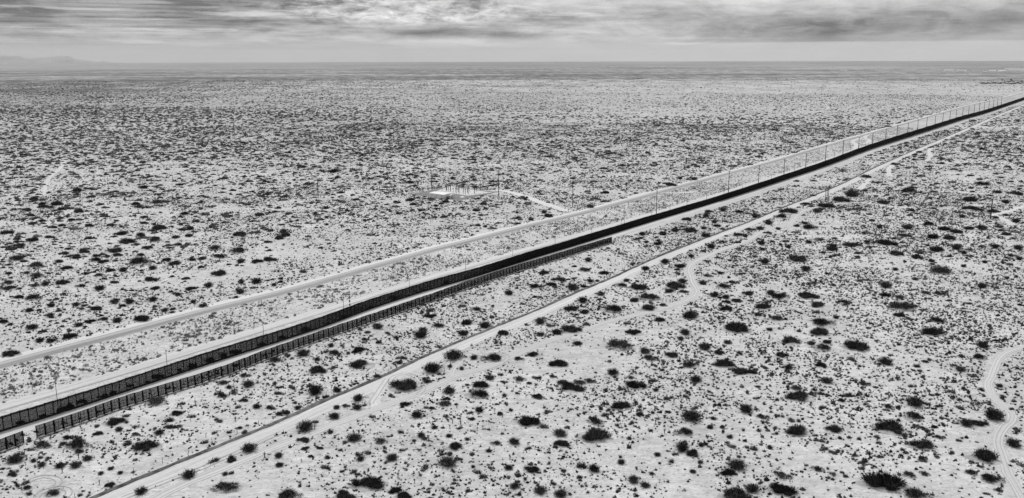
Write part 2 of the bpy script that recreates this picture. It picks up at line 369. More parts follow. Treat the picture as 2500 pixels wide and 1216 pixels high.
paths = [[(160,392),(147,410),(128,428),(113,445),(107,475)], [(930,938),(927,955),(921,978),(922,998)], [(1130,880),(1117,893),(1106,912),(1090,928)],
         [(2186,397),(2176,406),(2169,418),(2173,431)], [(2125,433),(2120,441),(2112,450),(2098,463)], [(2273,362),(2269,368),(2271,382),(2262,394)],
         [(2098,494),(2140,499),(2180,505),(2230,507)], [(2520,498),(2446,521),(2425,524),(2459,540),(2475,552)],
         [(2085,364),(2090,354),(2081,345),(2105,336)], [(2112,352),(2122,342),(2110,336),(2128,327),(2160,332),(2185,330)], [(1530,483),(1580,470),(1640,472),(1700,468)], [(1640,690),(1600,712),(1520,740),(1470,752)]]
PTH = [pxpath('footpath', p, w * .8, MR['path'] if w > 4 else MR['track'], .045, .8, 40 + i, sm=2) for i, (p, w) in enumerate(zip(paths, [4.5, 5, 4, 6, 6, 6, 6, 6, 8, 7, 6, 3.5]))]
# tyre marks beside the service road and circular spins
def marks(pts, w=.32, gap=1.7, seed=0):
    P = smooth_w(resample(catmull(np.array([gp(*p) for p in pts])), 1.0), 3)
    for s in (-1, 1): ribbon('tyre_track', offset(P, s * gap / 2), w / 2, w / 2, .075, MR['tyre'], .04, seed=seed)
for i, p in enumerate([[(80,1216),(60,1195),(75,1172),(110,1163),(142,1170),(140,1187),(120,1190)], [(85,1222),(100,1202),(140,1190),(166,1195),(168,1208),(150,1222)],
        [(1190,866),(1218,862),(1236,868),(1238,878),(1222,886)], [(960,955),(955,925),(990,912),(1020,925),(1034,948),(1020,965)],
        [(1480,725),(1440,735),(1410,755),(1380,775),(1340,790)], [(1430,728),(1400,742),(1370,765),(1340,777),(1300,790)],
        [(1900,470),(1870,480),(1862,470),(1880,460),(1950,452)], [(300,1216),(420,1170),(500,1140),(600,1095),(690,1055)], [(905,985),(925,955),(945,925)]]):
    marks(p, seed=60 + i)

# dark bank along the north side of the service road
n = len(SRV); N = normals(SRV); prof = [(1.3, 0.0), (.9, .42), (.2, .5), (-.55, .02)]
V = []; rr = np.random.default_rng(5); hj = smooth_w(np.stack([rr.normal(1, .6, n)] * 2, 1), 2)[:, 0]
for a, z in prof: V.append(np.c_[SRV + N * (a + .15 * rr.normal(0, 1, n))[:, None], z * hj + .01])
V = np.stack(V, 1).reshape(-1, 3); q = len(prof); Fs = []
for k in range(q - 1):
    i = np.arange(n - 1) * q + k; Fs.append(np.stack([i, i + 1, i + q + 1, i + q], 1))
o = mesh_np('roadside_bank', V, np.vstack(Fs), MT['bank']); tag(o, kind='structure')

# ------------------------------------------------------------------ bollard fence
def pct(x, y): return '%d%% across and %d%% down the photo' % (round(x / 25), round(y / 12.16))
fence = empty('border_fence', (0, 0, 0))
tag(fence, 'long near-black steel border fence running to the horizon beside the patrol road', 'fence')
PITCHF = 2.75
pf = resample(FEN, PITCHF)
pxs = proj(np.c_[pf, np.zeros(len(pf))])
def fh(x): return float(np.interp(x, [0, 1750, 2000, 2260, 2500], [5.2, 5.0, 6.4, 8.3, 8.6]))
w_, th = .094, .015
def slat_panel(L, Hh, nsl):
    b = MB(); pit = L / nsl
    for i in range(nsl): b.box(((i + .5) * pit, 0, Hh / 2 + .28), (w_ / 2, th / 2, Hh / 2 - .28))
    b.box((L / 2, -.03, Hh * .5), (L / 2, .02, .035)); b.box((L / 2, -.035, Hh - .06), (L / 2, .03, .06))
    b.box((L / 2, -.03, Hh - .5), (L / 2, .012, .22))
    return b
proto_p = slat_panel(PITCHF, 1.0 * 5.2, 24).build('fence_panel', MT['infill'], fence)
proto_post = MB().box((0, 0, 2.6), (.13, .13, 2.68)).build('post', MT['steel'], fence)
vis = [i for i in range(len(pf) - 1) if -20 < pxs[i + 1, 0] and pxs[i, 0] < 2520]
first = vis[0]; near_i = set(vis[:100]); pv0 = np.array([v.co for v in proto_p.data.vertices]); pf0 = np.array([list(p.vertices) for p in proto_p.data.polygons])
qv0 = np.array([v.co for v in proto_post.data.vertices]); qf0 = np.array([list(p.vertices) for p in proto_post.data.polygons])
restV, restF, rpV, rpF = [], [], [], []; first_done = False
for i in range(len(pf) - 1):
    d = pf[i + 1] - pf[i]; a = math.atan2(d[1], d[0]); L = np.hypot(*d) / PITCHF; hs = fh(pxs[i, 0]) / 5.2 * (1 + .012 * math.sin(i * 1.7) + .018 * math.sin(i * .23 + 1))
    x0 = pxs[i, 0]
    if i in near_i:
        for pr in (proto_p, proto_post):
            c = pr if not first_done else dup(pr, fence)
            c.location = (pf[i][0], pf[i][1], 0); c.rotation_euler = (0, 0, a); c.scale = (L if pr is proto_p else 1, 1, hs)
        first_done = True
    else:
        ca, sa = math.cos(a), math.sin(a)
        for v0, f0, VV, FF, sxx in ((pv0, pf0, restV, restF, L), (qv0, qf0, rpV, rpF, 1)):
            X = v0[:, 0] * sxx; Y = v0[:, 1]
            if x0 > 1750 and VV is restV: Y = Y * 20        # heavier close-set bollards farther along
            FF.append(f0 + sum(map(len, VV)) if False else f0 + len(VV) * len(v0)); VV.append(np.c_[pf[i][0] + X * ca - Y * sa, pf[i][1] + X * sa + Y * ca, v0[:, 2] * hs])
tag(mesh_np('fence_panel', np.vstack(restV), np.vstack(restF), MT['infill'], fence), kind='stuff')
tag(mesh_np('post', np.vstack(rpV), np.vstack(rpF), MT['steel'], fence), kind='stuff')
# low wall under the slats, near-black to stand in for the fence's own shadow
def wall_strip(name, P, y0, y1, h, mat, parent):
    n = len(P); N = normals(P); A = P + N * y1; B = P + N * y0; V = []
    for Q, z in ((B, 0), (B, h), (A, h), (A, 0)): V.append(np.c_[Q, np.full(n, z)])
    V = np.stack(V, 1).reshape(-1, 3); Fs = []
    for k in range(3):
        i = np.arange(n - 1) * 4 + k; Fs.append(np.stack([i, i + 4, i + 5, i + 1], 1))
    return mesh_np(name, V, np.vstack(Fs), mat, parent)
wall_strip('shadow_footing', FEN, -.35, .25, .55, MT['base_shade'], fence)

# ------------------------------------------------------------------ near barrier of framed mesh panels
PN = 2.95
def barrier(P, lab):
    root = empty('barrier_fence', (P[0][0], P[0][1], 0)); tag(root, lab, 'fence', 'rows of framed mesh barrier panels')
    d = np.r_[0, np.cumsum(np.hypot(*np.diff(P, axis=0).T))]; n = int(round(d[-1] / PN)); s = np.linspace(0, d[-1], n + 1)
    Q = np.stack([np.interp(s, d, P[:, 0]), np.interp(s, d, P[:, 1])], 1); r = random.Random(3)
    for i in range(n):
        v = Q[i + 1] - Q[i]; a = math.atan2(v[1], v[0]); L = np.hypot(*v) - (.10 if i % 9 != 4 else .3); Hh = 4.1 * (1 + r.uniform(-.015, .015))
        loc = (Q[i][0] - P[0][0], Q[i][1] - P[0][1], r.uniform(-.06, .1)); dz = r.uniform(-.012, .012)
        b = MB()
        for x in (.09, L - .09): b.box((x, 0, Hh / 2), (.13, .13, Hh / 2))
        b.box((L / 2, 0, Hh - .05), (L / 2 - .2, .05, .05)); b.box((L / 2, 0, .22), (L / 2 - .2, .06, .07)); b.box((L / 2, -.03, .62), (L / 2 - .2, .05, .06))
        for zz in (.38, .68): b.box((L / 2, -.03, Hh * zz), (L / 2 - .2, .045, .04))
        b.box((L * (.5 if i % 3 else .42), -.03, Hh * .55), (.03, .04, Hh * .42))
        f = b.build('barrier_panel', MT['steel'], root); f.location = loc; f.rotation_euler = (0, dz, a)
        m = MB(); k = int(L / .107)
        for q in range(k): m.box(((q + .5) * L / k, .03, Hh / 2 + .1), (.042, .005, Hh / 2 - .2))
        m.build('mesh_infill', MT['infill'], f)
        br = MB()
        for x in ((.12, L - .12) if i % 2 else (.12,)):
            br.tube((x, -.1, Hh * r.uniform(.55, .8)), (x + .1, -1.35, .05), .055, n=5); br.tube((x, -.1, .1), (x + .05, -1.5, .08), .07, n=5)
        br.tube((.15, -1.3, .12), (L - .1, -1.3, .12), .05, n=4)
        br.build('brace', MT['steel'], f)
    return root
barrier(NEAR, 'long row of framed mesh barrier panels braced toward the scrub, right of the gap')
g0 = gp(60, 1080.5); g1 = gp(0, 1104); dd = (g1 - g0) / np.hypot(*(g1 - g0))
barrier(resample(np.array([g0 + dd * 26, g0]), 1.0), 'short end row of mesh barrier panels left of the gap')
bn = offset(NEAR, -1.2)

# ------------------------------------------------------------------ poles
OFFN = offset(FEN, 1.8); OFFP = proj(np.c_[OFFN, np.zeros(len(OFFN))])
def base_at(x, off=1.8):
    Q = OFFN if off == 1.8 else offset(FEN, off); pp = proj(np.c_[Q, np.zeros(len(Q))])
    return np.array([np.interp(x, pp[:, 0], Q[:, 0]), np.interp(x, pp[:, 0], Q[:, 1])])
ordn = lambda k: ['first', 'second', 'third', 'fourth', 'fifth', 'sixth', 'seventh', 'eighth', 'ninth', 'tenth', 'eleventh', 'twelfth', 'thirteenth', 'fourteenth', 'fifteenth', 'sixteenth', 'seventeenth', 'eighteenth', 'nineteenth', 'twentieth', 'twenty-first', 'twenty-second', 'twenty-third', 'twenty-fourth', 'twenty-fifth', 'twenty-sixth', 'twenty-seventh', 'twenty-eighth', 'twenty-ninth', 'thirtieth'][k]
def lamp_pole(P, h, label, kind=0, k=1.0):
    root = empty('camera_pole', (P[0], P[1], 0), -R(30)); tag(root, label, 'pole', 'short camera poles behind the fence')
    MB().tube((0, 0, 0), (0, 0, h), .11 * k, .08 * k, 8).build('pole', MT['metal'], root)
    b = MB()
    if kind == 0: b.box((.25, 0, h - .25), (.35, .1, .12)).box((0, 0, h + .1), (.1, .1, .14))
    elif kind == 1: b.box((0, 0, h - .1), (1.1, .08, .08)).box((-.95, 0, h - .3), (.2, .1, .14)).box((.95, 0, h - .3), (.2, .1, .14))
    else:
        for z in (.85, .62, .42): b.box((0, 0, h * z), (.26, .2, .42))
    b.build('camera_head' if kind < 2 else 'equipment_box', MT['darkeq'], root)
small = [(143,935,0),(410,855,0),(645,787,0),(840,725,0),(855,729,2),(1000,680,0),(1137,635,0),(1252,600,0),(1355,577,0),(1444.5,551,0),(1516,535,1),(1523.7,528,0),(1591,507.5,0),(1635,498,0),(1676.7,486,0),(1724,472.5,0),(1767,459,0),(1812,446.6,0),(1882,424,0),(1939,404.5,0),(1991,387,0),(2036,372,0),(2075,357,0),(2112,345,0)]
for i, (x, y, k) in enumerate(small):
    P = base_at(x); h = solve_h(P[0], P[1], y); h = min(h, 12)
    lab = {0: 'short metal camera pole behind the fence, %s from the left in its row' % ordn(i), 1: 'pole with a wide T-shaped crossbar behind the fence', 2: 'stout pole hung with three dark equipment boxes behind the fence'}[k]
    lamp_pole(P, h, lab, k, 1 + max(0, x - 1000) / 2500)
def utility_pole(P, h, label, k=1.0, group='tall wooden utility poles', rz=None, arms=1):
    root = empty('utility_pole', (P[0], P[1], 0), rz if rz is not None else -R(35) + R(90) - R(90)); tag(root, label, 'utility pole', group)
    MB().tube((0, 0, 0), (0, 0, h), .26 * k, .17 * k, 8).build('pole', MT['pole'], root)
    for a in range(arms):
        ca = MB().box((0, .14 * k, h - .9 - a * 2.2), (1.35, .07 * k, .08 * k)).build('crossarm', MT['pole'], root)
        for x in (-1.2, 0, 1.2): MB().tube((x, .14 * k, h - .8 - a * 2.2), (x, .14 * k, h - .42 - a * 2.2), .07 * k, .05 * k, 6).build('insulator', MT['insul'], ca)
tall = [(1602,456.5),(1777.6,416),(1851,403.4),(1913,388.6),(1966,374),(2014,355),(2056.7,342),(2095,334.7),(2129,325),(2160.8,315),(2188.7,305),(2215,300),(2239,291.6),(2261,286.6),(2281.7,283),(2300.4,276.8),(2317.7,271.8),(2333,268),(2349,263),(2363.5,260),(2377,255.5),(2389.5,251.5),(2401.5,248.5),(2413,245),(2424,241.5),(2434,238),(2443.5,235)]
for i, (x, y) in enumerate(tall):
    P = base_at(x, 2.6); h = min(solve_h(P[0], P[1], y), 26)
    utility_pole(P, h, 'tall utility pole behind the black fence, %s from the left in its row' % ordn(i), 1 + max(0, x - 1500) / 900)
for x, yb, yt, k, lab in [(1398,505,434,1.2,'tall utility pole north of the highway beside the pale access track'),(1217.6,479,419,1.4,'tall utility pole at the right-hand corner of the substation pad'),
        (1053.6,462,415,1.2,'tall utility pole behind the left edge of the substation pad'),(776.8,479,436,1.4,'lone dark utility pole in the scrub left of the substation'),
        (926.7,465,434,.7,'thin faint utility pole between the lone pole and the substation'),(266,472,434,1.0,'faint utility pole far left in the scrub'),
        (2418,534,485,2.0,'leaning dark utility pole near the right edge south of the fence')]:
    P = gp(x, yb); utility_pole(P, solve_h(P[0], P[1], yt), lab, k)
for x, yb, yt, lab in [(2014.7,493,453,'left pole of the cluster of three beside the sand road'),(2018.5,492,456,'middle and shortest pole of the cluster of three beside the sand road'),(2021.8,491,451,'right pole of the cluster of three beside the sand road')]:
    P = gp(x, yb); utility_pole(P, solve_h(P[0], P[1], yt), lab, 1.2, 'cluster of three poles', arms=2)

# wire fence along the bank
wf = empty('wire_fence', (0, 0, 0)); tag(wf, 'low wire fence on thin wooden posts above the sandy road bank', 'fence')
WFP = resample(offset(SRV, 4.2), 9.0); wpx = proj(np.c_[WFP, np.zeros(len(WFP))]); sel = [i for i in range(len(WFP)) if 150 < wpx[i, 0] < 1560][:95]
pr = MB().tube((0, 0, 0), (.03, 0, 1.75), .085, .075, 6).build('post', MT['post'], wf); rr = random.Random(4)
for j, i in enumerate(sel):
    c = pr if j == 0 else dup(pr, wf); c.location = (WFP[i][0] + rr.uniform(-.4, .4), WFP[i][1] + rr.uniform(-.4, .4), 0)
    c.rotation_euler = (R(rr.uniform(-7, 7)), R(rr.uniform(-7, 7)), rr.uniform(0, 6)); c.scale = (1, 1, rr.uniform(.7, 1.25))
wm = MB()
for zz in (.5, .9, 1.3):
    for a, b in zip(sel[:-1], sel[1:]): wm.tube((WFP[a][0], WFP[a][1], zz), (WFP[b][0], WFP[b][1], zz), .008, n=3)
wm.build('wire', MT['metal'], wf)

# ------------------------------------------------------------------ substation
def quad_pad(name, pts, z, mat):
    o = MB().poly([(p[0], p[1], z) for p in pts]).build(name, mat); tag(o, kind='structure'); return o
c4 = [gp(1001,474.5), gp(1120,490.5), gp(1214,469), gp(1093,455.5)]
quad_pad('gravel_pad', c4, .05, MR['gravel'])
quad_pad('gravel_pad', [gp(1066,465.8), gp(1143,478.2), gp(1202,470.3), gp(1098,456.0)], .10, MR['path'])
quad_pad('gravel_pad', [gp(1122,480.5), gp(1127,482.6), gp(1135,481.2), gp(1130,479.3)], .10, MT['roofw'])
def house(name, A, B, depth, h, label, cat):
    """A,B ground corners of the front wall; depth behind it"""
    v = B - A; L = np.hypot(*v); a = math.atan2(v[1], v[0]); root = empty(name, (A[0], A[1], 0), a); tag(root, label, cat)
    MB().box((L / 2, depth / 2, h / 2), (L / 2, depth / 2, h / 2)).build('wall', MT['white'], root)
    r = MB(); e = .25; z = h + .003
    r.poly([(-e, -e, z), (L + e, -e, z), (L + e, depth / 2, z + .6), (-e, depth / 2, z + .6)]).poly([(-e, depth / 2, z + .6), (L + e, depth / 2, z + .6), (L + e, depth + e, z), (-e, depth + e, z)])
    r.poly([(-e, -e, z), (-e, depth / 2, z + .6), (-e, depth + e, z)]).poly([(L + e, -e, z), (L + e, depth + e, z), (L + e, depth / 2, z + .6)])
    r.build('roof', MT['roofw'], root)
    MB().box((L + .03, depth * .35, 1.1), (.03, .5, 1.05)).build('door', MT['darkeq'], root)
    for k in range(max(1, int(L / 6))): MB().box((3 + k * 6, -.03, h * .6), (.5, .03, .3)).build('vent', MT['equip'], root)
A = gp(1048.5, 481.8); B = gp(1084, 486.6)
house('control_building', A, B, 12, 4.0, 'long white metal control building on the substation gravel pad', 'building')
A = gp(1092, 484.5); B = gp(1099, 485.3)
house('equipment_shed', A, B, 7, 3.0, 'small white shed right beside the long white building', 'shed')
tn = empty('transformer', (*gp(1093.5, 486.2), 0), .3); tag(tn, 'small dark transformer box between the white building and the shed', 'transformer')
MB().box((0, 0, .9), (1.1, .9, .9)).build('tank', MT['darkeq'], tn); MB().tube((-.5, 0, 1.8), (-.5, 0, 2.5), .1).tube((.5, 0, 1.8), (.5, 0, 2.5), .1).build('bushing', MT['insul'], tn)
sp_ = [(1099.6,467,443.7),(1115,462,439.5),(1130,458.5,438.5),(1142.8,473,445.8),(1158.4,471.8,441),(1173.4,464,440)]
for i, (x, yb, yt) in enumerate(sp_):
    P = gp(x, yb); h = solve_h(P[0], P[1], yt); root = empty('substation_mast', (P[0], P[1], 0), -.4)
    tag(root, 'tall dark steel mast in the substation yard, %s from the left' % ordn(i), 'mast', 'steel masts in the substation')
    MB().tube((0, 0, 0), (0, 0, h), .34, .16, 6).build('mast', MT['darkeq'], root)
    MB().box((0, 0, h * .62), (1.3, .14, .14)).box((0, 0, h * .45), (.9, .12, .12)).build('crossarm', MT['darkeq'], root)
sg = []
ey = random.Random(9); q0, q1, q2, q3 = gp(1076,465.3), gp(1142,476), gp(1192,470), gp(1103,458.5)
for i in range(26):
    u, v = ey.random(), ey.random(); P = (q0 * (1 - u) + q1 * u) * (1 - v) + (q3 * (1 - u) + q2 * u) * v; x, y, _ = proj([P[0], P[1], 0])[0]
    root = empty('switchgear_stand', (P[0], P[1], .1), ey.random() * 3); h = ey.uniform(2.5, 6)
    sg.append((x, 'grey' if i % 3 else 'dark', root))
    m = MT['equip'] if i % 3 else MT['darkeq']
    MB().tube((0, 0, 0), (0, 0, h), .2, .16, 6).build('column', m, root); MB().box((0, 0, h), (.9, .25, .3)).build('busbar', m, root)
for col in ('grey', 'dark'):
    for k_, (x, c_, root) in enumerate(sorted([q for q in sg if q[1] == col], key=lambda q: q[0])):
        tag(root, 'slim %s stand in the bright substation yard, %s of that colour from the left' % (col, ordn(k_)), 'switchgear', 'switchgear stands in the substation')
cf = empty('perimeter_fence', (0, 0, 0)); tag(cf, 'thin grey chain fence enclosing the bright substation yard', 'fence')
yard = [gp(1003,474.3), gp(1119,489.6), gp(1211,469), gp(1094,456.3)]; pm = MB(); wm = MB()
for a, b in zip(yard, yard[1:] + yard[:1]):
    L = np.hypot(*(b - a)); k = int(L / 6)
    for j in range(k): p = a + (b - a) * j / k; pm.tube((p[0], p[1], 0), (p[0], p[1], 2.6), .07, n=4)
    for zz in (1.3, 2.5): wm.tube((a[0], a[1], zz), (b[0], b[1], zz), .04, n=3)
pm.build('post_row', MT['chain'], cf); wm.build('rail', MT['chain'], cf)
# gate at the highway end of the access track
gt = empty('gate', (*gp(1388, 519.5), 0), .4); tag(gt, 'small dark gate where the pale access track meets the highway', 'gate')
MB().tube((0, 0, 0), (0, 0, 2.6), .14).tube((-6, 0, 0), (-6, 0, 1.8), .12).build('post', MT['darkeq'], gt); MB().tube((-6, 0, 1.4), (0, 0, 1.4), .06).tube((-6, 0, .7), (0, 0, .7), .06).build('rail', MT['darkeq'], gt)

# ------------------------------------------------------------------ far things near the horizon
def far_block(name, x0, x1, yb, yt, depth, mat, label, cat):
    A = gp(x0, yb); B = gp(x1, yb); h = solve_h(*((A + B) / 2), yt) ; v = B - A; root = empty(name, (A[0], A[1], 0), math.atan2(v[1], v[0])); L = np.hypot(*v); tag(root, label, cat)
    MB().box((L / 2, depth / 2, h / 2), (L / 2, depth / 2, h / 2)).build('wall', mat, root)
    r = MB(); z = h + .01; r.poly([(-1, -1, z), (L + 1, -1, z), (L + 1, depth / 2, z + h * .3), (-1, depth / 2, z + h * .3)]).poly([(-1, depth / 2, z + h * .3), (L + 1, depth / 2, z + h * .3), (L + 1, depth + 1, z), (-1, depth + 1, z)]).build('roof', MT['roofw'], root)
for a in [(2307, 2333, 174, 171.6, 120, 'long white warehouse on the far plain, left of its twin'), (2337, 2355, 174, 171.6, 120, 'shorter white warehouse on the far plain, right of its twin'),
          (2051, 2064, 173.5, 171.6, 60, 'small pale building far off on the dark plain, leftmost of the far buildings'), (2455, 2520, 171, 168.8, 160, 'long white building on the far plain at the right edge'),
          (2400, 2412, 176.5, 175.2, 60, 'tiny pale farm building below the far white warehouses'), (2462, 2470, 197.5, 196.2, 20, 'tiny pale farmhouse among dark trees at the far right')]:
    far_block('far_building', a[0], a[1], a[2], a[3], a[4], MT['white'], a[5], 'building')
for i, p in enumerate([[(2350,178.5),(2385,178),(2400,178.6)], [(2402,171.5),(2430,172),(2452,171)], [(2385,197),(2430,191),(2475,187),(2520,183)], [(2405,195.5),(2450,190),(2520,184.5)], [(1370,180),(1385,179),(1398,180)], [(2330,197),(2420,192.5)]]):
    P = resample(catmull(np.array([gp(*q) for q in p])), 60); ribbon('far_road', P, 5, 5, .5, MR['track'], 1, seed=80 + i)
for x0, x1, y0, y1 in ((2307,2334,173.3,171.2),(2337,2356,173.3,171.2),(2462,2560,171.2,168.6),(2415,2455,172.6,171.6),(2051,2065,173,171.6)):
    quad_pad('bright_patch', [gp(x0,y0), gp(x1,y0), gp(x1+4,y1), gp(x0-2,y1)], .6, MT['white'])  # white ground patches added to brighten the far building strips
# mountains
mp = [(-140,146),(-100,141),(-60,138),(-20,142),(0,142),(25,137),(54,135),(80,136.5),(104,137),(119,143),(144,141),(165,139.5),(180,138.6),(200,137),(216,136.6),(230,144),(245,146),(252,147.2),(270,149.5),(284,151),(299,148.7),(308,151),(330,153)]
D = 52000.0; V = []; Fs = []; rr = np.random.default_rng(2)
xs = np.linspace(-140, 330, 260); ys = np.interp(xs, [p[0] for p in mp], [p[1] for p in mp]) + np.interp(np.arange(260), np.arange(0, 260, 3), rr.normal(0, .35, 87))
NL = 9
for x, y in zip(xs, ys):
    d = (x - 1250) * RT + FPX * FW; d = d[:2] / np.hypot(*d[:2]); Dx = D / (d[1])
    P = d * Dx; h = max(solve_h.__call__(0, 0, 0) * 0 + H + (150.0 - y) * 0 + (H and 0), 0)
    # height from the pixel: intersect the sight line with distance Dx
    dv = (x - 1250) * RT - (y - 608) * UP + FPX * FW; hz = H + dv[2] * Dx / np.hypot(dv[0], dv[1])
    for l in range(NL):
        u = l / (NL - 1); back = 3500 * (u - .5) * 2; prof_ = (1 - abs(u - .5) * 2) ** .8
        z = max(hz, 0) * prof_ * (1 + (rr.normal(0, .05) if 0 < l < NL - 1 and l != NL // 2 else 0)) - (40 if l in (0, NL - 1) else 0)
        V.append((P[0] + d[0] * back, P[1] + d[1] * back, z))
for i in range(len(xs) - 1):
    for l in range(NL - 1): a = i * NL + l; Fs.append((a, a + NL, a + NL + 1, a + 1))
o = mesh_np('hills', V, Fs, MT['rock']); tag(o, kind='structure')

#@@VEG@@
# ------------------------------------------------------------------ vegetation
def tri_foliage(seed, nblade, blade_l, blade_w, lobes, hgt, core=.8, up=.35, nu=9, nw=3):
    """irregular low crown: lobed dark core plus many outward blades; unit half-width 1"""
    r = np.random.default_rng(seed); L = []
    for i in range(lobes):
        if i == 0: L.append((0, 0, .54, .54, hgt))
        else:
            a = r.uniform(0, 6.28); d = r.uniform(.36, .72); q = r.uniform(.32, .5); L.append((math.cos(a) * d, math.sin(a) * d, q, q * r.uniform(.8, 1.2), hgt * r.uniform(.55, .95)))
    V, Fs = [], []; nv = 0
    if core:
        for cx, cy, a, b, h in L:
            pts = []
            for j in range(nw):
                th = j / nw * math.pi / 2
                for i in range(nu):
                    ph = i * 2 * math.pi / nu; k = core * (1 + r.uniform(-.13, .13)); pts.append((cx + a * k * math.cos(th) * math.cos(ph), cy + b * k * math.cos(th) * math.sin(ph), h * k * math.sin(th)))
            pts.append((cx, cy, h * core))
            f = []
            for j in range(nw - 1):
                for i in range(nu): i2 = (i + 1) % nu; f += [(j * nu + i, j * nu + i2, (j + 1) * nu + i2), (j * nu + i, (j + 1) * nu + i2, (j + 1) * nu + i)]
            for i in range(nu): f.append(((nw - 1) * nu + i, (nw - 1) * nu + (i + 1) % nu, nw * nu))
            V.append(np.array(pts)); Fs.append(np.array(f) + nv); nv += len(pts)
    la = np.array(L); wgt = la[:, 2] * la[:, 3]; wgt /= wgt.sum(); li = r.choice(len(L), nblade, p=wgt); q = la[li]
    ph = r.uniform(0, 6.283, nblade); th = np.arcsin(r.uniform(0, 1, nblade) ** .8); k = r.uniform(.5, 1.02, nblade)
    n = np.stack([np.cos(th) * np.cos(ph), np.cos(th) * np.sin(ph), np.sin(th)], 1)
    c = np.stack([q[:, 0] + q[:, 2] * k * n[:, 0], q[:, 1] + q[:, 3] * k * n[:, 1], q[:, 4] * k * n[:, 2]], 1)
    d = n + r.normal(0, .35, (nblade, 3)); d[:, 2] += up; d /= np.linalg.norm(d, axis=1)[:, None]
    s = np.cross(d, r.normal(0, 1, (nblade, 3))); s /= np.linalg.norm(s, axis=1)[:, None]
    l = blade_l * r.uniform(.5, 1.5, nblade)[:, None]; w = blade_w * r.uniform(.6, 1.4, nblade)[:, None]
    T = np.stack([c - s * w, c + s * w, c + d * l], 1).reshape(-1, 3); T[:, 2] = np.maximum(T[:, 2], .005)
    V.append(T); Fs.append(np.arange(nblade * 3).reshape(-1, 3) + nv)
    return np.vstack(V), np.vstack(Fs)
def stick_bush(seed, ns, nl, hgt):
    r = np.random.default_rng(seed); V, Fs = [], []; nv = 0; LV = []
    ph = r.uniform(0, 6.283, ns); ti = r.uniform(.1, 1.25, ns)
    for a, b in zip(ph, ti):
        l = r.uniform(.6, 1.05); tip = np.array([math.cos(a) * math.sin(b) * l, math.sin(a) * math.sin(b) * l, (math.cos(b) * .75 + .25) * l * hgt]); base = np.array([math.cos(a) * .06, math.sin(a) * .06, 0])
        midp = base * .5 + tip * .5 + np.array([0, 0, .06 * hgt])
        for p, q, w0, w1 in ((base, midp, .022, .015), (midp, tip, .015, .006)):
            for sx in (np.array([1, 0, 0]), np.array([0, 1, 0])):
                V.append(np.array([p - sx * w0, p + sx * w0, q + sx * w1, q - sx * w1])); Fs.append(np.array([[0, 1, 2], [0, 2, 3]]) + nv); nv += 4
        LV.append((base, midp, tip))
    A = np.array(LV); i = r.integers(0, ns, nl); u = r.uniform(.12, 1.05, nl)[:, None]
    c = A[i, 0] * (1 - u) + A[i, 2] * u + np.array([0, 0, .05 * hgt]) + r.normal(0, .07, (nl, 3)) * np.array([1, 1, .6]); c[:, 2] = np.abs(c[:, 2])
    d = (A[i, 2] - A[i, 0]) + r.normal(0, .3, (nl, 3)); d /= np.linalg.norm(d, axis=1)[:, None]
    s = np.cross(d, r.normal(0, 1, (nl, 3))); s /= np.linalg.norm(s, axis=1)[:, None]
    l = .13 * r.uniform(.5, 1.5, nl)[:, None]; w = .022 * r.uniform(.6, 1.5, nl)[:, None]
    T = np.stack([c - s * w, c + s * w, c + d * l], 1).reshape(-1, 3); T[:, 2] = np.maximum(T[:, 2], .005)
    return (np.vstack(V), np.vstack(Fs)), (T, np.arange(nl * 3).reshape(-1, 3))

# lists read off the photograph: (origin x, origin y, zoom, [(x, y, width, kind)])  kinds: m domed dark, M largest, s spiky open, l pale
B = []
def batch(ox, oy, s, txt, extra='m'):
    for it in txt.split():
        p = it.split(','); k = p[3] if len(p) > 3 else extra
        B.append((ox + float(p[0]) / s, oy + float(p[1]) / s, float(p[2]) / s, k))
batch(1300,800,2.9225,'175,25,85,s 290,15,110 320,110,80,l 725,30,115 625,125,160 800,160,95,s 840,215,110,l 995,195,95 185,255,120 575,312,95,s 700,355,55,l 735,408,135 225,392,95 295,430,145 335,388,100,l 410,380,80,l 35,490,75 625,555,150 450,670,105 445,765,205,M 195,745,120,s 215,825,115 15,660,90 880,440,50,s 965,600,45 765,618,60 890,900,60,s 635,955,70,s 440,1000,100,s 10,1010,75 725,1075,110,s 800,1115,90,s 55,1150,120,s 205,1175,120,s 850,1040,50,l 150,1115,45 40,355,45,s')
batch(1650,800,2.9225,'60,25,100,s 35,75,60,s 435,8,150 1030,32,135,M 825,92,135 1070,102,85 1040,142,115 965,105,70,s 210,130,110,s 297,178,90 370,98,70,s 755,193,90 805,280,75,s 1040,270,85 1080,370,100,s 350,257,130 445,308,110 530,315,90 105,265,110 140,360,105,s 880,485,180 860,430,90,l 495,575,120,s 620,635,85,l 110,622,165,s 55,740,125 880,735,170 1130,722,110 40,845,130,s 125,895,100 180,830,60,s 265,645,60,l 250,708,60 340,710,50 385,775,55,s 585,420,50,l 440,965,165,s 370,1030,115 670,850,55,s 765,1055,115,l 550,1140,130,s 755,1150,190 430,1190,200,M 175,955,50,s 120,1020,60,s 1010,1005,80,l 1080,480,50,l')
batch(1000,880,3.62,'355,48,55,s 175,185,55 130,160,50,s 300,125,35 515,80,60,s 705,145,105,s 635,215,135 595,288,195 350,255,140,s 835,190,65,l 510,215,50,l 330,340,80 310,380,130,l 195,420,55 60,470,130,s 615,430,95,s 840,305,60,s 950,290,50,l 1140,320,95 970,160,110,l 1055,200,60,l 1265,140,75,l 1310,28,140 1385,225,150 1150,150,45,s 770,385,45 895,435,50,s 805,475,60 550,515,65 350,660,75,s 390,760,140 1050,530,205,M 760,728,85 925,710,115,s 700,790,70,s 345,880,200,s 430,870,70 875,940,95,s 1080,960,135 560,935,50,s 930,1100,110,s 220,585,70,s 100,655,90,s 40,705,50,s 85,563,40,s 510,695,60,l 960,1185,60')
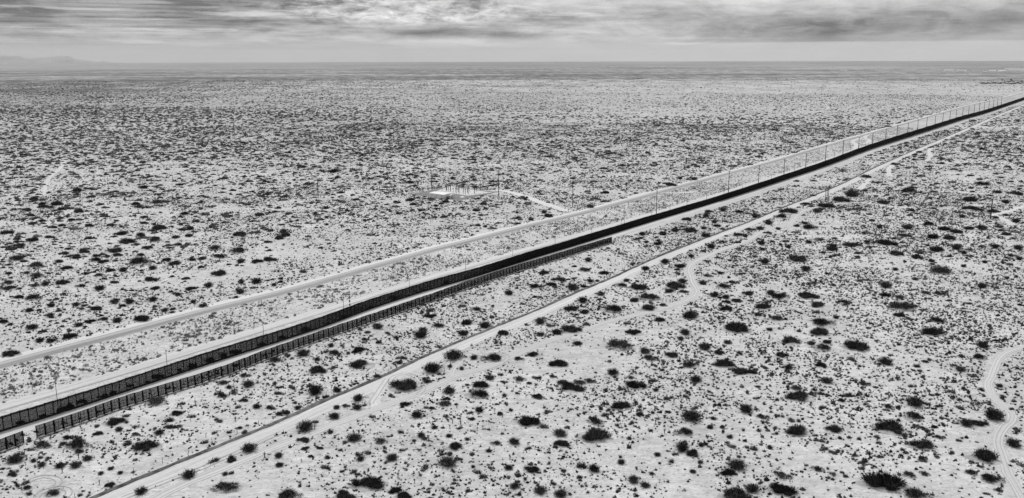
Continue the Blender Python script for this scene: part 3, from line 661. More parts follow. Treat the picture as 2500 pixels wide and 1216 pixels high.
batch(1700,560,4.6775,'155,70,100,s 475,60,100 560,65,90,s 170,188,110,s 1070,60,55 1280,140,90,s 1575,100,80,l 745,150,110,s 865,135,55,s 965,172,60,s 1055,195,85,s 755,220,90,s 1745,178,135 1540,220,135 1645,205,60 1445,262,75 1840,270,90 1835,315,80 1150,340,190 785,358,130,s 1250,445,130,s 270,490,80,s 70,600,120,s 425,603,120,l 315,652,135 205,735,140,s 340,765,110,s 260,780,70 585,725,140 850,715,130,s 955,762,190 1270,755,220 1370,860,170 1675,825,110 455,815,110 345,830,100 345,910,150 750,880,180 460,945,60 700,965,130,l 915,1010,165,l 455,1120,245,M 1450,1060,230,M 1595,998,85,s 835,1135,90,s 1170,1155,70,s 1840,965,50 715,110,60,l 540,500,60,l')
batch(2100,560,4.6775,'510,68,130 845,82,165 1020,98,140 1090,25,130 1660,55,110 1740,100,60,l 300,155,210 80,135,90,s 860,228,160 1100,203,120,s 1180,258,90,s 1545,190,110,s 1800,200,130,s 410,278,145 655,310,145 810,350,95,s 815,398,70 1180,415,70,s 1420,368,75,s 1625,375,60,s 1720,292,80,s 1680,325,75,l 1820,330,90,s 905,475,210 400,452,80,s 630,560,90,s 1390,635,140,s 290,625,170,s 295,748,130 445,770,140,l 745,720,120,l 905,735,110,l 480,885,260,M 440,978,130 880,1035,165 810,1165,260,M 770,178,60,s 1670,625,60,l')
batch(2000,800,2.924,'255,130,165,M 475,235,115,s 1170,115,110,s 1150,208,90 1260,90,50 1010,290,90,s 755,240,60,l 320,400,80,l 680,520,155,s 490,560,75,l 800,480,45,l 665,635,115 510,715,200 725,830,165 1240,615,165,s 1050,670,120,s 1140,680,110 1160,915,195,M 1390,815,130,s 1150,990,50,l 470,1100,285,M 700,1190,170 645,1050,75 750,1040,70,l 1085,1030,95,l 1235,1075,140 850,562,45 860,780,75,l 740,715,50 820,708,50 1285,410,60,s 160,520,50 1365,1180,60,l 260,910,50')
batch(2100,320,4.6775,'640,188,60 665,235,90 720,272,70 620,272,70,l 700,300,90 610,325,80 400,290,75 470,242,70 370,375,100,l 260,470,85 105,525,115 915,272,85 1190,215,100 1385,200,120 930,315,90,l 1040,325,95 1195,325,50 925,365,110 1115,393,105 1215,372,100 1410,382,75 1445,413,90 790,400,90 765,430,60 1320,315,70 1480,278,110 1595,238,60 1600,325,60 1485,353,55 1710,330,85 1815,360,90 1690,405,95 1700,438,100 1650,463,60 1835,400,80 1600,480,70 1620,530,80 1580,590,85 1730,575,85 1825,573,70 620,480,80 692,507,110 735,560,70 1260,505,90 1350,545,105 1390,600,150 1070,580,110 1275,645,100 1350,650,60 1560,695,110 1795,718,130 1835,625,80 1830,655,80 540,675,165 1260,785,165 1255,880,160,M 1350,900,110 1470,730,90 1455,765,80 1455,860,80 1510,915,120 1660,800,110,s 1545,980,80,s 1475,1030,80 1165,968,95,s 1775,1018,110,s 250,815,165 125,1022,90 30,740,70 65,675,90 450,615,90,l 350,765,80,l 540,840,80,l 770,1058,120 215,1085,100,s 540,1085,150,s 955,1118,135 1235,1110,120 1385,1092,150,s 1580,1090,110,l 645,940,70 1240,932,60 840,692,80,l 1345,28,70 940,15,60 1765,40,90 1760,68,80 1670,50,55 1365,130,60,l 1550,105,60 1550,175,60 1825,210,70 165,275,60 80,275,60 190,232,55 265,212,55 530,128,60,l 690,157,50 985,100,60 1180,120,70 1240,158,60')
batch(1500,380,4.053,'720,632,105 935,555,80 1075,528,100,s 1250,560,90 905,590,80,s 990,650,80,s 1105,648,75 1020,693,80 750,735,120 600,730,100,s 885,710,80,s 275,770,80,s 475,765,90,s 440,873,100 315,850,60,s 1345,730,100,l 1480,715,100,s 1520,655,110,s 1720,550,155,M 1640,600,120 1885,475,90 1830,510,60 2090,493,160 2010,540,105,s 2240,440,150 2350,370,170,s 2210,550,70 1425,595,100,s 1585,428,80 1935,713,130 1880,665,90,l 1800,695,70,l 1620,720,60,s 500,1035,90,s 645,1090,120,M 310,1110,90,s 955,890,95,s 755,985,80,s 870,1035,70,l 585,290,105,M 815,225,85,s 1015,160,70 1075,52,60 155,130,50 555,47,50')
batch(1200,560,3.577,'815,355,90 985,378,95 455,378,90 590,437,110 520,478,100 390,498,115 705,500,130,s 810,498,70 150,550,90,s 860,445,70,s 925,445,50,s 845,262,80,s 715,428,55,l 1125,485,100 1180,440,70,s 1280,505,140,M 1345,335,75,s 1510,278,80,s 1670,445,100,s 1600,490,160 1680,545,80 1560,540,90 1620,350,60,l 1385,590,170 1255,615,105 955,555,90,s 795,615,110,s 700,690,130 825,720,95 1040,690,180 1355,685,155 1505,660,70 425,795,120,s 510,840,80,l 570,890,100,s 710,870,130,s 105,905,95 425,915,100,l 375,1088,120 240,1130,80 1755,750,165 1465,790,95 750,990,80,s 1500,30,80,s 1735,8,110 1905,50,90,s')
batch(600,700,2.357,'665,440,125,M 415,480,95 645,362,80 500,380,70 395,590,115,s 335,375,90,s 760,222,80,s 165,420,80,l 1010,270,100,s 1020,245,60,s 1110,225,65 1070,168,65 1280,203,85 1378,218,80,s 1280,268,80,s 1325,128,60 1485,267,65 1195,385,130,s 1415,410,110 1075,462,130,s 915,568,160,M 835,652,60 1040,540,50,s 650,635,80,s 680,700,65,s 510,740,75,s 525,690,50,s 575,685,50,l 345,800,115,s 295,868,70 625,865,100,s 190,968,60,s 430,928,40 375,975,40 200,1020,50,s 345,930,50 845,975,90,s 710,1130,165,M 260,1200,130 575,1205,120 855,1170,80 910,1200,90 775,885,80,l 660,985,60,s 1315,405,55,s 255,735,65 330,705,45,s 190,728,45,s 770,322,45 490,335,45,s 700,262,45,l 685,302,50,l 560,600,60,s 755,515,50,s 915,440,50,s 410,418,50,l')
batch(0,800,2.923,'825,660,130 700,752,75 1135,742,80,s 1260,608,80 1590,485,70 1770,395,110,s 1590,390,90,l 1745,340,80,l 1115,520,150,l 1635,420,55,s 1045,840,170,M 555,830,140 565,883,75,l 430,975,90,s 535,975,95,s 625,925,85,s 300,970,75,s 240,945,55,s 110,925,140,s 300,835,130,l 450,825,70,l 90,1050,65 190,1140,75,l 370,1175,105 205,1185,55 785,1125,75 965,760,70,l 1345,1035,130,s 1530,1010,50,s 1650,945,70 1825,870,130,s 1010,1160,100,s 1620,1135,170 1830,560,70,s 1925,565,55,s 1740,520,55 1705,715,50 790,1000,55,s 860,1030,50,s 720,1035,50,s 1990,975,60,s 1995,610,50,s 850,720,70,s 475,780,60,s')
batch(0,560,3.119,'260,518,120,M 115,220,120,M 60,22,90 380,57,80 250,80,90 130,75,60 25,700,75,M 150,120,90 245,735,105,s 530,810,110 300,840,80,s 85,945,120 390,845,90,l 215,620,75 390,575,70,s 580,565,75,s 645,580,50 615,430,70 350,410,75,s 480,405,100 285,350,100 75,445,100 60,400,90,l 145,515,70 510,290,95 640,170,80 590,200,70 200,330,60,l 720,232,85 790,245,80 895,195,70 880,160,110 945,30,95 1065,45,90 975,90,130 1190,82,85 1330,60,75 1440,48,65 1120,140,85 1065,195,60 1070,245,160 1270,235,70 1310,262,85 1350,115,70 1165,290,70,s 840,310,75 935,305,80,s 755,345,65 760,440,100,s 870,400,65 740,605,85 875,540,85,s 985,545,90,s 935,580,60 1165,525,90,s 1195,445,85 1150,380,100 1415,372,65 1455,452,80 1470,545,60,s 1360,490,60,s 1255,610,70,s 1085,680,120,M 895,685,90,s 790,683,65 690,700,80 600,720,80,s 380,650,80,s 1680,205,90 1640,140,90 1800,165,110 1835,235,80,s 1670,335,110 1590,420,80,s 1830,465,90,s 1955,390,90,s 2055,228,100 1960,245,85 1830,42,110 2125,65,75 1925,18,50 2040,95,60 1535,285,55 1460,230,70 1550,220,80 1840,395,70,s 2085,415,60,s 1545,580,80,l 450,245,65 735,200,65 810,205,60 185,243,55 70,335,50 500,180,50,s 270,425,70 655,335,60,l 270,270,130,l')
batch(0,380,5,'260,220,95 190,175,95 600,187,60 230,85,70 120,72,60 220,125,70 480,90,80,l 850,80,65 1195,98,55 945,100,60 1125,195,60,s 1430,228,80 1290,225,100 1380,195,100 1370,172,80 1390,65,40 2040,163,75 1940,168,70 2290,178,80 1940,258,70 1640,245,80 1820,297,90 1835,250,85 2450,180,60 1145,412,80,M 1055,400,100,l 950,428,120 1115,460,80 1200,460,60 1260,478,100 1620,450,110 1745,388,130 1845,430,60 85,378,75 200,520,90 45,490,80 475,470,80 410,530,110 810,515,75 970,558,65 530,590,110 520,533,90,l 700,585,160 840,605,100 1030,625,80 1195,605,60 1910,567,120,M 1800,565,60 1660,590,110 1700,620,120 1910,607,90 950,680,155,M 165,660,80 40,640,90 330,665,120 515,685,75 610,630,110 740,655,110 1190,685,90 1250,713,90,M 1120,715,70 1450,627,60 1520,602,70 1690,700,80 1965,690,60 2250,712,110 2380,695,70 2310,685,60 70,722,75 380,728,100 455,757,80 690,715,80 820,738,90 730,765,100 280,780,90 520,795,105 655,798,65 890,785,110 1055,765,65 1160,750,60 1400,752,65 1475,737,60 1760,748,100 1865,715,70 1815,783,85 1420,793,75,l 2130,745,80 2130,792,80 2225,755,50 410,828,110 520,825,90 855,832,65 960,828,80 1090,855,110 1355,852,100 1545,845,80 1760,822,100 645,875,100 1945,880,170,M 2320,895,90 745,850,110 555,862,60 30,885,55 2340,493,60 2415,495,70')
batch(600,380,6.25,'120,155,90 240,208,80 350,42,90 370,92,70 555,5,60 755,60,55 500,208,85 270,250,90 95,298,75 50,385,130,M 200,422,90 290,392,90,l 455,372,105 410,500,110 800,215,70 755,260,80,l 1015,410,70 1035,133,80 1200,82,75 1365,240,170,M 1400,185,90 1205,258,60 1655,232,50 1865,243,70 2025,318,100,l 1945,332,75 2165,338,110,M 2035,405,95 2160,565,130,M 1775,628,90,M 1690,660,80 1630,600,90,l 2085,665,85 2200,632,85 60,610,110 595,632,60 165,760,80 365,785,90 200,900,150 55,930,90 325,965,100 130,960,80 705,1070,95,M 690,1000,80,s 785,985,70,s 740,865,60 940,860,60,s 1060,870,90,s 1430,885,85,s 1545,840,110,l 1720,905,120 1320,950,75 1015,1030,70 1235,1045,80,s 1640,980,90 1820,990,90,l 1980,925,100 2060,920,70 2150,745,90 2210,845,70,s 2280,700,80,s 2460,410,90 255,1070,80 1460,1060,70,l 2430,945,55,s 1990,825,60')
batch(950,380,5,'660,175,90,M 240,325,130,M 440,35,60 315,25,60 975,145,70 1260,312,110,M 1090,225,70 1340,90,80 1480,20,60 620,190,40 90,560,90 265,540,120 350,515,90 490,575,85 700,565,110,M 570,605,80,s 940,590,60 1140,590,90,l 850,710,95 880,735,70 1120,725,80,l 1180,640,60,s 900,630,90 720,885,70 1170,860,70,s 365,795,65 670,745,110,l 1890,680,100,s 1940,735,110 1590,775,90 1730,770,90,s 1560,690,60,s 2050,30,60 2250,25,60 2310,65,70 2390,40,70 2350,115,60 1990,118,60 2390,155,60 1930,185,60 1890,315,70 1440,398,80 1510,382,50 2440,625,110 1040,82,80,M 1700,372,60 340,240,90 80,240,60 400,265,60 50,410,60')
# distant larger clumps, source pixels directly
batch(800,180,3.125,'825,478,45 905,475,35 1480,498,40 1290,548,40 1332,548,40 1380,544,44 1125,550,45 725,600,50 895,630,50 745,645,45 640,595,45 470,635,45 490,455,50 70,410,45 1120,675,50 1885,640,60 1960,652,40 2140,605,80 2110,640,50 2435,602,60 1765,640,40 1665,602,40 1700,580,35 1850,465,30 830,545,35 590,635,40 665,635,40 540,540,35 15,600,40 350,515,40 110,505,40 190,470,50 300,515,35 880,450,30 1640,570,35')
batch(0,180,3.125,'350,548,50,M 145,570,60 350,573,50 275,590,60 255,565,40 35,578,80 85,600,60 10,608,50 215,610,50 285,612,40 375,600,35 500,580,60 610,565,60 690,583,45 780,572,45 670,605,60 655,620,40 845,605,70 860,622,40 1010,590,60 1010,610,50 1225,600,50 1300,600,50 870,665,30 1120,672,30 590,683,35 525,678,35 410,670,45 145,675,40 65,672,45 700,530,60 720,545,40 850,527,60 555,492,60 1550,545,60 1850,525,70 1830,515,50 265,510,50 455,560,30 700,655,50 110,555,30 560,655,50 2150,550,80 2300,555,60 2050,645,50 2150,625,50 2120,605,60 1965,635,40 1835,610,50 1890,575,50 1800,555,50 1740,580,40 1640,560,35 1700,605,40 2245,420,50 2350,430,45 2240,385,40 2420,550,50 2490,590,40 2430,630,40 2475,665,40 2250,655,40 2320,605,45 1920,540,60')
DP = lambda P: float(proj([P[0], P[1], 0])[0][2])
xof = lambda L, y: np.interp(y, L[:, 1], L[:, 0])
def zone(x, y):
    return np.where(x < xof(HWY, y) - 2, 0, np.where(x < xof(PAT, y), 1, np.where(x < xof(FEN, y), 2, np.where(x < xof(SRV, y) , 3, 4))))
# road / pad mask in world space
GX0, GY0, GS = -2200.0, 0.0, 2.0; mask = np.zeros((2600, 2700), bool)        # [y, x]
def stamp(P, a, b=None):
    """block a..b metres to the left (+) of P"""
    if b is None: a, b = -a, a
    P = resample(P, 1.5)
    for o_ in np.arange(a, b + .01, 1.3):
        Q = offset(P, o_); iy = ((Q[:, 1] - GY0) / GS).astype(int); ix = ((Q[:, 0] - GX0) / GS).astype(int)
        ok = (iy >= 0) & (iy < mask.shape[0]) & (ix >= 0) & (ix < mask.shape[1]); mask[iy[ok], ix[ok]] = True
stamp(HWY, -4.3, 8.6); stamp(PAT, -4.5, 3.2); stamp(FEN, -7.6, 6.0); stamp(SRV, -7.2, .6); stamp(TR1, 2.2); stamp(TR2, 1.9); stamp(TR3, 3.6)
stamp(FEN[iS:], -13.5, 0)
for P, w in zip(PTH, [4.5, 5, 4, 6, 6, 6, 6, 6, 8, 7, 6, 3.5]): stamp(P, w / 2 - .9)
stamp(NEAR, -.8, 2.5)
pc = np.array(c4); yy, xx = np.mgrid[0:mask.shape[0], 0:mask.shape[1]]; wx = xx * GS + GX0; wy = yy * GS + GY0; ins = np.ones_like(mask); cc = pc.mean(0)
for a, b in zip(pc, np.roll(pc, -1, 0)):
    e = b - a; s_ = np.sign(e[0] * (cc[1] - a[1]) - e[1] * (cc[0] - a[0])); ins &= (e[0] * (wy - a[1]) - e[1] * (wx - a[0])) * s_ > 0
mask |= ins
def blocked(x, y):
    iy = ((y - GY0) / GS).astype(int); ix = ((x - GX0) / GS).astype(int); ok = (iy >= 0) & (iy < mask.shape[0]) & (ix >= 0) & (ix < mask.shape[1])
    r_ = np.zeros(len(x), bool); r_[ok] = mask[iy[ok], ix[ok]]; return r_
class VNoise:
    def __init__(s, seed, cell): s.g = np.random.default_rng(seed).random((256, 256)); s.c = cell
    def one(s, x, y, c):
        u = x / c; v = y / c; i = np.floor(u).astype(int); j = np.floor(v).astype(int); fu = u - i; fv = v - j; fu = fu * fu * (3 - 2 * fu); fv = fv * fv * (3 - 2 * fv); g = lambda a, b: s.g[a % 256, b % 256]
        return (g(i, j) * (1 - fu) + g(i + 1, j) * fu) * (1 - fv) + (g(i, j + 1) * (1 - fu) + g(i + 1, j + 1) * fu) * fv
    def __call__(s, x, y): return .6 * s.one(x, y, s.c) + .4 * s.one(x + 77, y - 31, s.c / 2.7)
vn1, vn2, vn3 = VNoise(1, 38), VNoise(2, 15), VNoise(3, 420)
def scatter(dens, d0, d1, seed, fn):
    r = np.random.default_rng(seed); A = .5 * 1.40 * (d1 * d1 - d0 * d0); n = int(A * dens)
    D_ = np.sqrt(r.uniform(d0 * d0, d1 * d1, n)); a = r.uniform(-.70, .70, n); x = D_ * np.sin(a); y = D_ * np.cos(a)
    k = fn(x, y, r) > r.random(n); x, y = x[k], y[k]; b = ~blocked(x, y); return x[b], y[b]
def bake(name, protos, x, y, sc, hs, mat, seed, parent=None, al=.65, ah=1.0, ro=.7):
    r = np.random.default_rng(seed); n = len(x); pid = r.integers(0, len(protos), n); V, Fs = [], []; nv = 0
    for k, (v, f) in enumerate(protos):
        i = np.where(pid == k)[0]; m = len(i)
        if not m: continue
        a = r.uniform(-ro, ro, m) + np.pi * r.integers(0, 2, m); ca, sa = np.cos(a)[:, None], np.sin(a)[:, None]; s = sc[i][:, None]; asp = r.uniform(al, ah, m)[:, None]
        X = v[None, :, 0] * s; Y = v[None, :, 1] * s * asp; Z = v[None, :, 2] * s * hs[i][:, None] if np.ndim(hs) else v[None, :, 2] * s * hs
        P = np.stack([x[i][:, None] + X * ca - Y * sa, y[i][:, None] + X * sa + Y * ca, Z], 2).reshape(-1, 3)
        V.append(P); Fs.append((f[None] + (np.arange(m) * len(v))[:, None, None]).reshape(-1, 3) + nv); nv += m * len(v)
    return mesh_np(name, np.vstack(V), np.vstack(Fs), mat, parent)
# ---- prototypes
PM = [tri_foliage(20 + i, 1900, .22, .017, 7 + i % 4, .42, .70) if i < 7 else tri_foliage(20 + i, 1300, .26, .018, 10, .44, 0) for i in range(10)]
for v_, f_ in PM: v_[:, 2] += .05
PL = [tri_foliage(40 + i, 1000, .24, .020, 7, .38, 0) for i in range(3)]
PS = [stick_bush(60 + i, 80, 1300, .62) for i in range(5)]
PB = [tri_foliage(80 + i, 220, .30, .030, 4, .5, .6, .5) for i in range(7)]
lod_m = [tri_foliage(100 + i, 46, .22, .06, 4, .44, .9) for i in range(5)]
lod_s = [tri_foliage(110 + i, 18, .28, .10, 2, .46, .9) for i in range(4)]
lod_b = [tri_foliage(120 + i, 14, .36, .09, 2, .46, .85, .3, 6, 2) for i in range(7)]
lod_t = [tri_foliage(130 + i, 8, .7, .12, 1, .5, 1.0, .4, 5, 2) for i in range(6)]
ZN = {0: 'north of the highway', 1: 'in the roadside strip', 2: 'beside the border fence', 3: 'between fence and road', 4: 'south of the sandy road'}
ONES = ['', 'first', 'second', 'third', 'fourth', 'fifth', 'sixth', 'seventh', 'eighth', 'ninth', 'tenth', 'eleventh', 'twelfth', 'thirteenth', 'fourteenth', 'fifteenth', 'sixteenth', 'seventeenth', 'eighteenth', 'nineteenth']
TENS = ['', '', 'twent', 'thirt', 'fort', 'fift', 'sixt', 'sevent', 'eight', 'ninet']
def word(n):
    if n < 20: return ONES[n]
    if n < 100: return TENS[n // 10] + ('ieth' if n % 10 == 0 else 'y-' + ONES[n % 10])
    return 'hundred-and-' + word(n - 100) if n > 100 else 'hundredth'
BANDS = ['at the top', 'one tenth', 'two tenths', 'three tenths', 'four tenths', 'halfway', 'six tenths', 'seven tenths', 'eight tenths', 'nine tenths', 'along the bottom']
pend = []
def uniq(head, x, y, z, o=None): pend.append((head, x, y, int(z), o)); return None
def write_labels():
    g = {}
    for h, x, y, z, o in pend: g.setdefault((h, z, int(round(y / 121.6))), []).append((x, o))
    for (h, z, b), L in g.items():
        L.sort(key=lambda q: q[0]); w = BANDS[b] + (' down' if 0 < b < 10 else '')
        for i, (x, o) in enumerate(L):
            o['label'] = ('%s %s from the left %s, %s' % (word(i + 1), h, ZN[z], w)) if len(L) > 1 else 'only %s %s, %s' % (h, ZN[z], w)
items = []
for x, y, w, k in B:
    yb = y + w * (.10 if k in 'mMl' else .20); P = gp(x, yb); wd = w * DP(P) / FPX * (1.08 if k in 'mM' else 1.12)
    items.append(dict(x=x, y=y, w=w, k=k, P=P, R=wd / 2))
# drop any that would stand on a road
keep = []
for it in items:
    if blocked(np.array([it['P'][0]]), np.array([it['P'][1]]))[0] and it['y'] > 260:
        # nudge off the road rather than lose it
        for d in (3, -3, 5, -5, 7, -7):
            Q = it['P'] + np.array([-.5, .85]) * 0 + np.array([.82, -.57]) * d
            if not blocked(Q[:1], Q[1:])[0]: it['P'] = Q; break
        else: continue
    keep.append(it)
items = keep
def make_kind(name, fol, stems, fm, sm):
    out = []
    for i in range(len(fol)):
        e = empty(name, (0, 0, 0)); mesh_np('foliage', *fol[i], fm, e)
        if stems: mesh_np('stems', *stems[i], sm, e)
        out.append(e)
    return out
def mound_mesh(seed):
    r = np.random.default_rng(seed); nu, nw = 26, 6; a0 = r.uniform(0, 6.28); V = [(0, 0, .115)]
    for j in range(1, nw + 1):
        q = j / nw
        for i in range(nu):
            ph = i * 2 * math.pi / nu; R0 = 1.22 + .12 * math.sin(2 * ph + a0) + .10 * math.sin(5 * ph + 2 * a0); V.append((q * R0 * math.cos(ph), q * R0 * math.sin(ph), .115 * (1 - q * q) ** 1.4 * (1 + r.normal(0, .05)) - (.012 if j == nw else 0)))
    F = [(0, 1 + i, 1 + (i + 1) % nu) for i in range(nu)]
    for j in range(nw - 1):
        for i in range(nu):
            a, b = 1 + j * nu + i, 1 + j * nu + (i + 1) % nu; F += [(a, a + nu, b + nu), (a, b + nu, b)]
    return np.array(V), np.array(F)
def stem_mesh(seed):
    (v, f), _ = stick_bush(seed, 16, 3, .5); return v * np.array([.95, .95, 1.05]), f
def place(protos, used_flag, i, loc, rz, sc):
    k = i % len(protos)
    if not used_flag[k]: o = protos[k]; used_flag[k] = True
    else: o = dup(protos[k])
    o.location = loc; o.rotation_euler = (0, 0, rz); o.scale = sc; return o
rr = random.Random(8)
mm = sorted([i for i in items if i['k'] in 'mM'], key=lambda i: -i['w'] * (i['y'] - 100)); ind = mm[:300]; rest = mm[300:]
protos = make_kind('mesquite_shrub', PM, [stem_mesh(200 + i) for i in range(10)], MT['dark'], MT['stem']); fl = [False] * 10
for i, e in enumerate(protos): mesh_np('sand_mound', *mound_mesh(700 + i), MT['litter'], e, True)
for n_, it in enumerate(ind):
    z = zone(it['P'][0], it['P'][1]); r_ = it['R']
    o = place(protos, fl, n_, (it['P'][0], it['P'][1], 0), rr.uniform(-.55, .3) + (math.pi if rr.random() < .5 else 0), (r_ * 1.04, r_ * rr.uniform(.62, .95), r_ * rr.uniform(.8, 1.2)))
    sz = 'very large' if it['w'] > 75 else 'large' if it['w'] > 45 else 'smaller'
    uniq(sz + ' dark mesquite', it['x'], it['y'], z, o); tag(o, None, 'shrub', 'dark domed mesquite shrubs')
pm_protos = protos
ss = [i for i in items if i['k'] == 's'][:300]
protos = make_kind('creosote_bush', [p[1] for p in PS], [p[0] for p in PS], MT['mid'], MT['stem']); fl = [False] * 5
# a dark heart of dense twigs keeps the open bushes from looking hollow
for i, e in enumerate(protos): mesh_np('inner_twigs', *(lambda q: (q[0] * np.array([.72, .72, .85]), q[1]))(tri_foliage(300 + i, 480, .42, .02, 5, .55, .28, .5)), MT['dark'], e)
for n_, it in enumerate(ss):
    z = zone(it['P'][0], it['P'][1]); r_ = it['R']
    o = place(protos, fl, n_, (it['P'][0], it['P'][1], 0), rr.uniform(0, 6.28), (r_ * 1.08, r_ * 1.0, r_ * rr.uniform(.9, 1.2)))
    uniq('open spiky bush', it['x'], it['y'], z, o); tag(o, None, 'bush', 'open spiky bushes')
ll = [i for i in items if i['k'] == 'l']
protos = make_kind('pale_bush', PL, [stem_mesh(220 + i) for i in range(3)], MT['mid'], MT['stem']); fl = [False] * 3
for n_, it in enumerate(ll):
    z = zone(it['P'][0], it['P'][1]); r_ = it['R']
    o = place(protos, fl, n_, (it['P'][0], it['P'][1], 0), rr.uniform(-.4, .3), (r_, r_ * .85, r_ * rr.uniform(.8, 1.1)))
    uniq('thin greyish bush', it['x'], it['y'], z, o); tag(o, None, 'bush', 'thin greyish bushes')
bf = []
for x in (48, 105, 150, 172, 200, 255, 275, 318, 360, 385, 440, 470, 510, 545, 575, 640, 690, 745, 800, 838, 905, 960, 1035, 1090):
    P = base_at(x, rr.uniform(1.2, 3.4)); r_ = rr.uniform(1.0, 2.6)
    o = dup(pm_protos[rr.randrange(5)]); o.location = (P[0], P[1], 0); o.rotation_euler = (0, 0, rr.uniform(0, 6)); o.scale = (r_, r_ * .8, r_ * 1.25)
    bf.append((x, o)); tag(o, None, 'shrub', 'dark bushes hugging the back of the fence')
for k_, (x, o) in enumerate(bf): o['label'] = '%s dark bush from the left growing against the back of the border fence' % word(k_ + 1)
occ_x = np.array([i['P'][0] for i in items]); occ_y = np.array([i['P'][1] for i in items]); occ_r = np.array([i['R'] for i in items])
def clear_of(x, y, pad=.3):
    keepm = np.ones(len(x), bool)
    for s0 in range(0, len(x), 4000):
        sl = slice(s0, s0 + 4000); d2 = (x[sl, None] - occ_x) ** 2 + (y[sl, None] - occ_y) ** 2; keepm[sl] = ~(d2 < (occ_r * .8 + pad) ** 2).any(1)
    return keepm
pxof = lambda x, y: proj(np.c_[x, y, np.zeros(len(x))])
# ---- random middle-sized shrubs
def f_b(x, y, r):
    z = zone(x, y); p = pxof(x, y)[:, 0]; base = np.select([z == 0, z == 1, z == 3, z == 4], [np.interp(p, [0, 500, 900, 1500], [.85, .9, 1.3, 1.4]), 1.5, 1.25, np.interp(p, [600, 1300, 1800, 2300], [.65, .8, 1.3, 1.4])], 0)
    c = vn1(x, y) * .6 + vn2(x, y) * .4; return base * np.clip((c - .31) * 3.6, .12, 1.6)
bx, by = scatter(.13, 120, 1750, 21, f_b); k = clear_of(bx, by); bx, by = bx[k], by[k]
br_ = np.random.default_rng(5).gamma(4, .17, len(bx)) + .15; bz = zone(bx, by); bp = pxof(bx, by)
score = br_ / bp[:, 2]; inside = (bp[:, 0] > 5) & (bp[:, 0] < 2495) & (bp[:, 1] < 1210)
indiv = np.zeros(len(bx), bool)
for zsel, nm, pm, mt, lab, grp in (((0, 2, 3, 4), 'low_bush', PB, MT['mid'], 'low dark bush', 'low dark bushes'), ((1,), 'strip_bush', PB, MT['strip'], 'low pale bush', 'low pale bushes in the roadside strip')):
    cand = np.where(inside & np.isin(bz, zsel))[0]; cand = cand[np.argsort(-score[cand])][:300]; indiv[cand] = True
    protos = make_kind(nm, pm, None, mt, None); fl = [False] * len(pm)
    for n_, i in enumerate(cand):
        o = place(protos, fl, n_, (bx[i], by[i], 0), rr.uniform(0, 6.28), (br_[i], br_[i] * rr.uniform(.7, 1), br_[i] * rr.uniform(.8, 1.2)))
        uniq(lab, bp[i, 0], bp[i, 1], bz[i], o); tag(o, None, 'bush', grp)
rest_ = ~indiv
for nm, sel_, mt in (('scrub', rest_ & (bz != 1), MT['tuft']), ('strip_scrub', rest_ & (bz == 1), MT['strip'])):
    tag(bake(nm, lod_b, bx[sel_], by[sel_], br_[sel_], rr.uniform(.9, 1.0), mt, 31), nm == 'scrub' and 'countless small dark shrubs dotting the pale sand' or 'countless small pale shrubs between highway and fence', 'scrub', kind='stuff')
# ---- tiny tufts near the camera
def f_t(x, y, r):
    z = zone(x, y); p = pxof(x, y)[:, 0]; base = np.select([z == 0, z == 1, z == 3, z == 4], [.5, 1.0, .8, np.interp(p, [900, 1600, 2100], [.75, .7, .72])], 0)
    c = vn2(x, y) * .5 + vn1(x, y) * .5; return base * np.clip((c - .30) * 3.4, .12, 1.6)
tx, ty = scatter(.42, 120, 900, 41, f_t); k = clear_of(tx, ty); tx, ty = tx[k], ty[k]; tr = np.random.default_rng(6).gamma(3.2, .11, len(tx)) + .10; tz = zone(tx, ty); tp_ = pxof(tx, ty)[:, 0]; tr *= np.where(tz == 4, np.interp(tp_, [900, 1400, 1800], [1.0, 1.1, 1.3]), 1.1)
for nm, sel_, mt in (('grass_tufts', tz != 1, MT['tuft']), ('strip_grass_tufts', tz == 1, MT['strip'])):
    tag(bake(nm, lod_t, tx[sel_], ty[sel_], tr[sel_], 1.0, mt, 33), nm == 'grass_tufts' and 'tiny dark grass tufts scattered over the sand' or 'tiny pale grass tufts in the roadside strip', 'grass', kind='stuff')
# tufts lining the bank and the fence foot
q = resample(offset(SRV, 2.3), .9)[:1400]; r = np.random.default_rng(9); q = q + r.normal(0, .8, q.shape); k = r.random(len(q)) < .5
tag(bake('bank_grass', lod_b, q[k, 0], q[k, 1], r.gamma(4, .11, k.sum()) + .15, .9, MT['tuft'], 35), 'dark weeds growing along the road bank', 'weeds', kind='stuff')
q = resample(offset(FEN, 3.0), 1.1)[:900]; q = q + r.normal(0, 1.1, q.shape); k = r.random(len(q)) < .45
tag(bake('fence_weeds', lod_b, q[k, 0], q[k, 1], r.gamma(4, .14, k.sum()) + .25, .9, MT['tuft'], 36), 'dark weeds behind the slatted fence', 'weeds', kind='stuff')
q = resample(offset(NEAR, -2.6), 1.0); q = q + r.normal(0, .9, q.shape); k = r.random(len(q)) < .4
tag(bake('barrier_weeds', lod_b, q[k, 0], q[k, 1], r.gamma(4, .14, k.sum()) + .2, .8, MT['mid'], 37), 'weeds along the foot of the mesh barrier panels', 'weeds', kind='stuff')
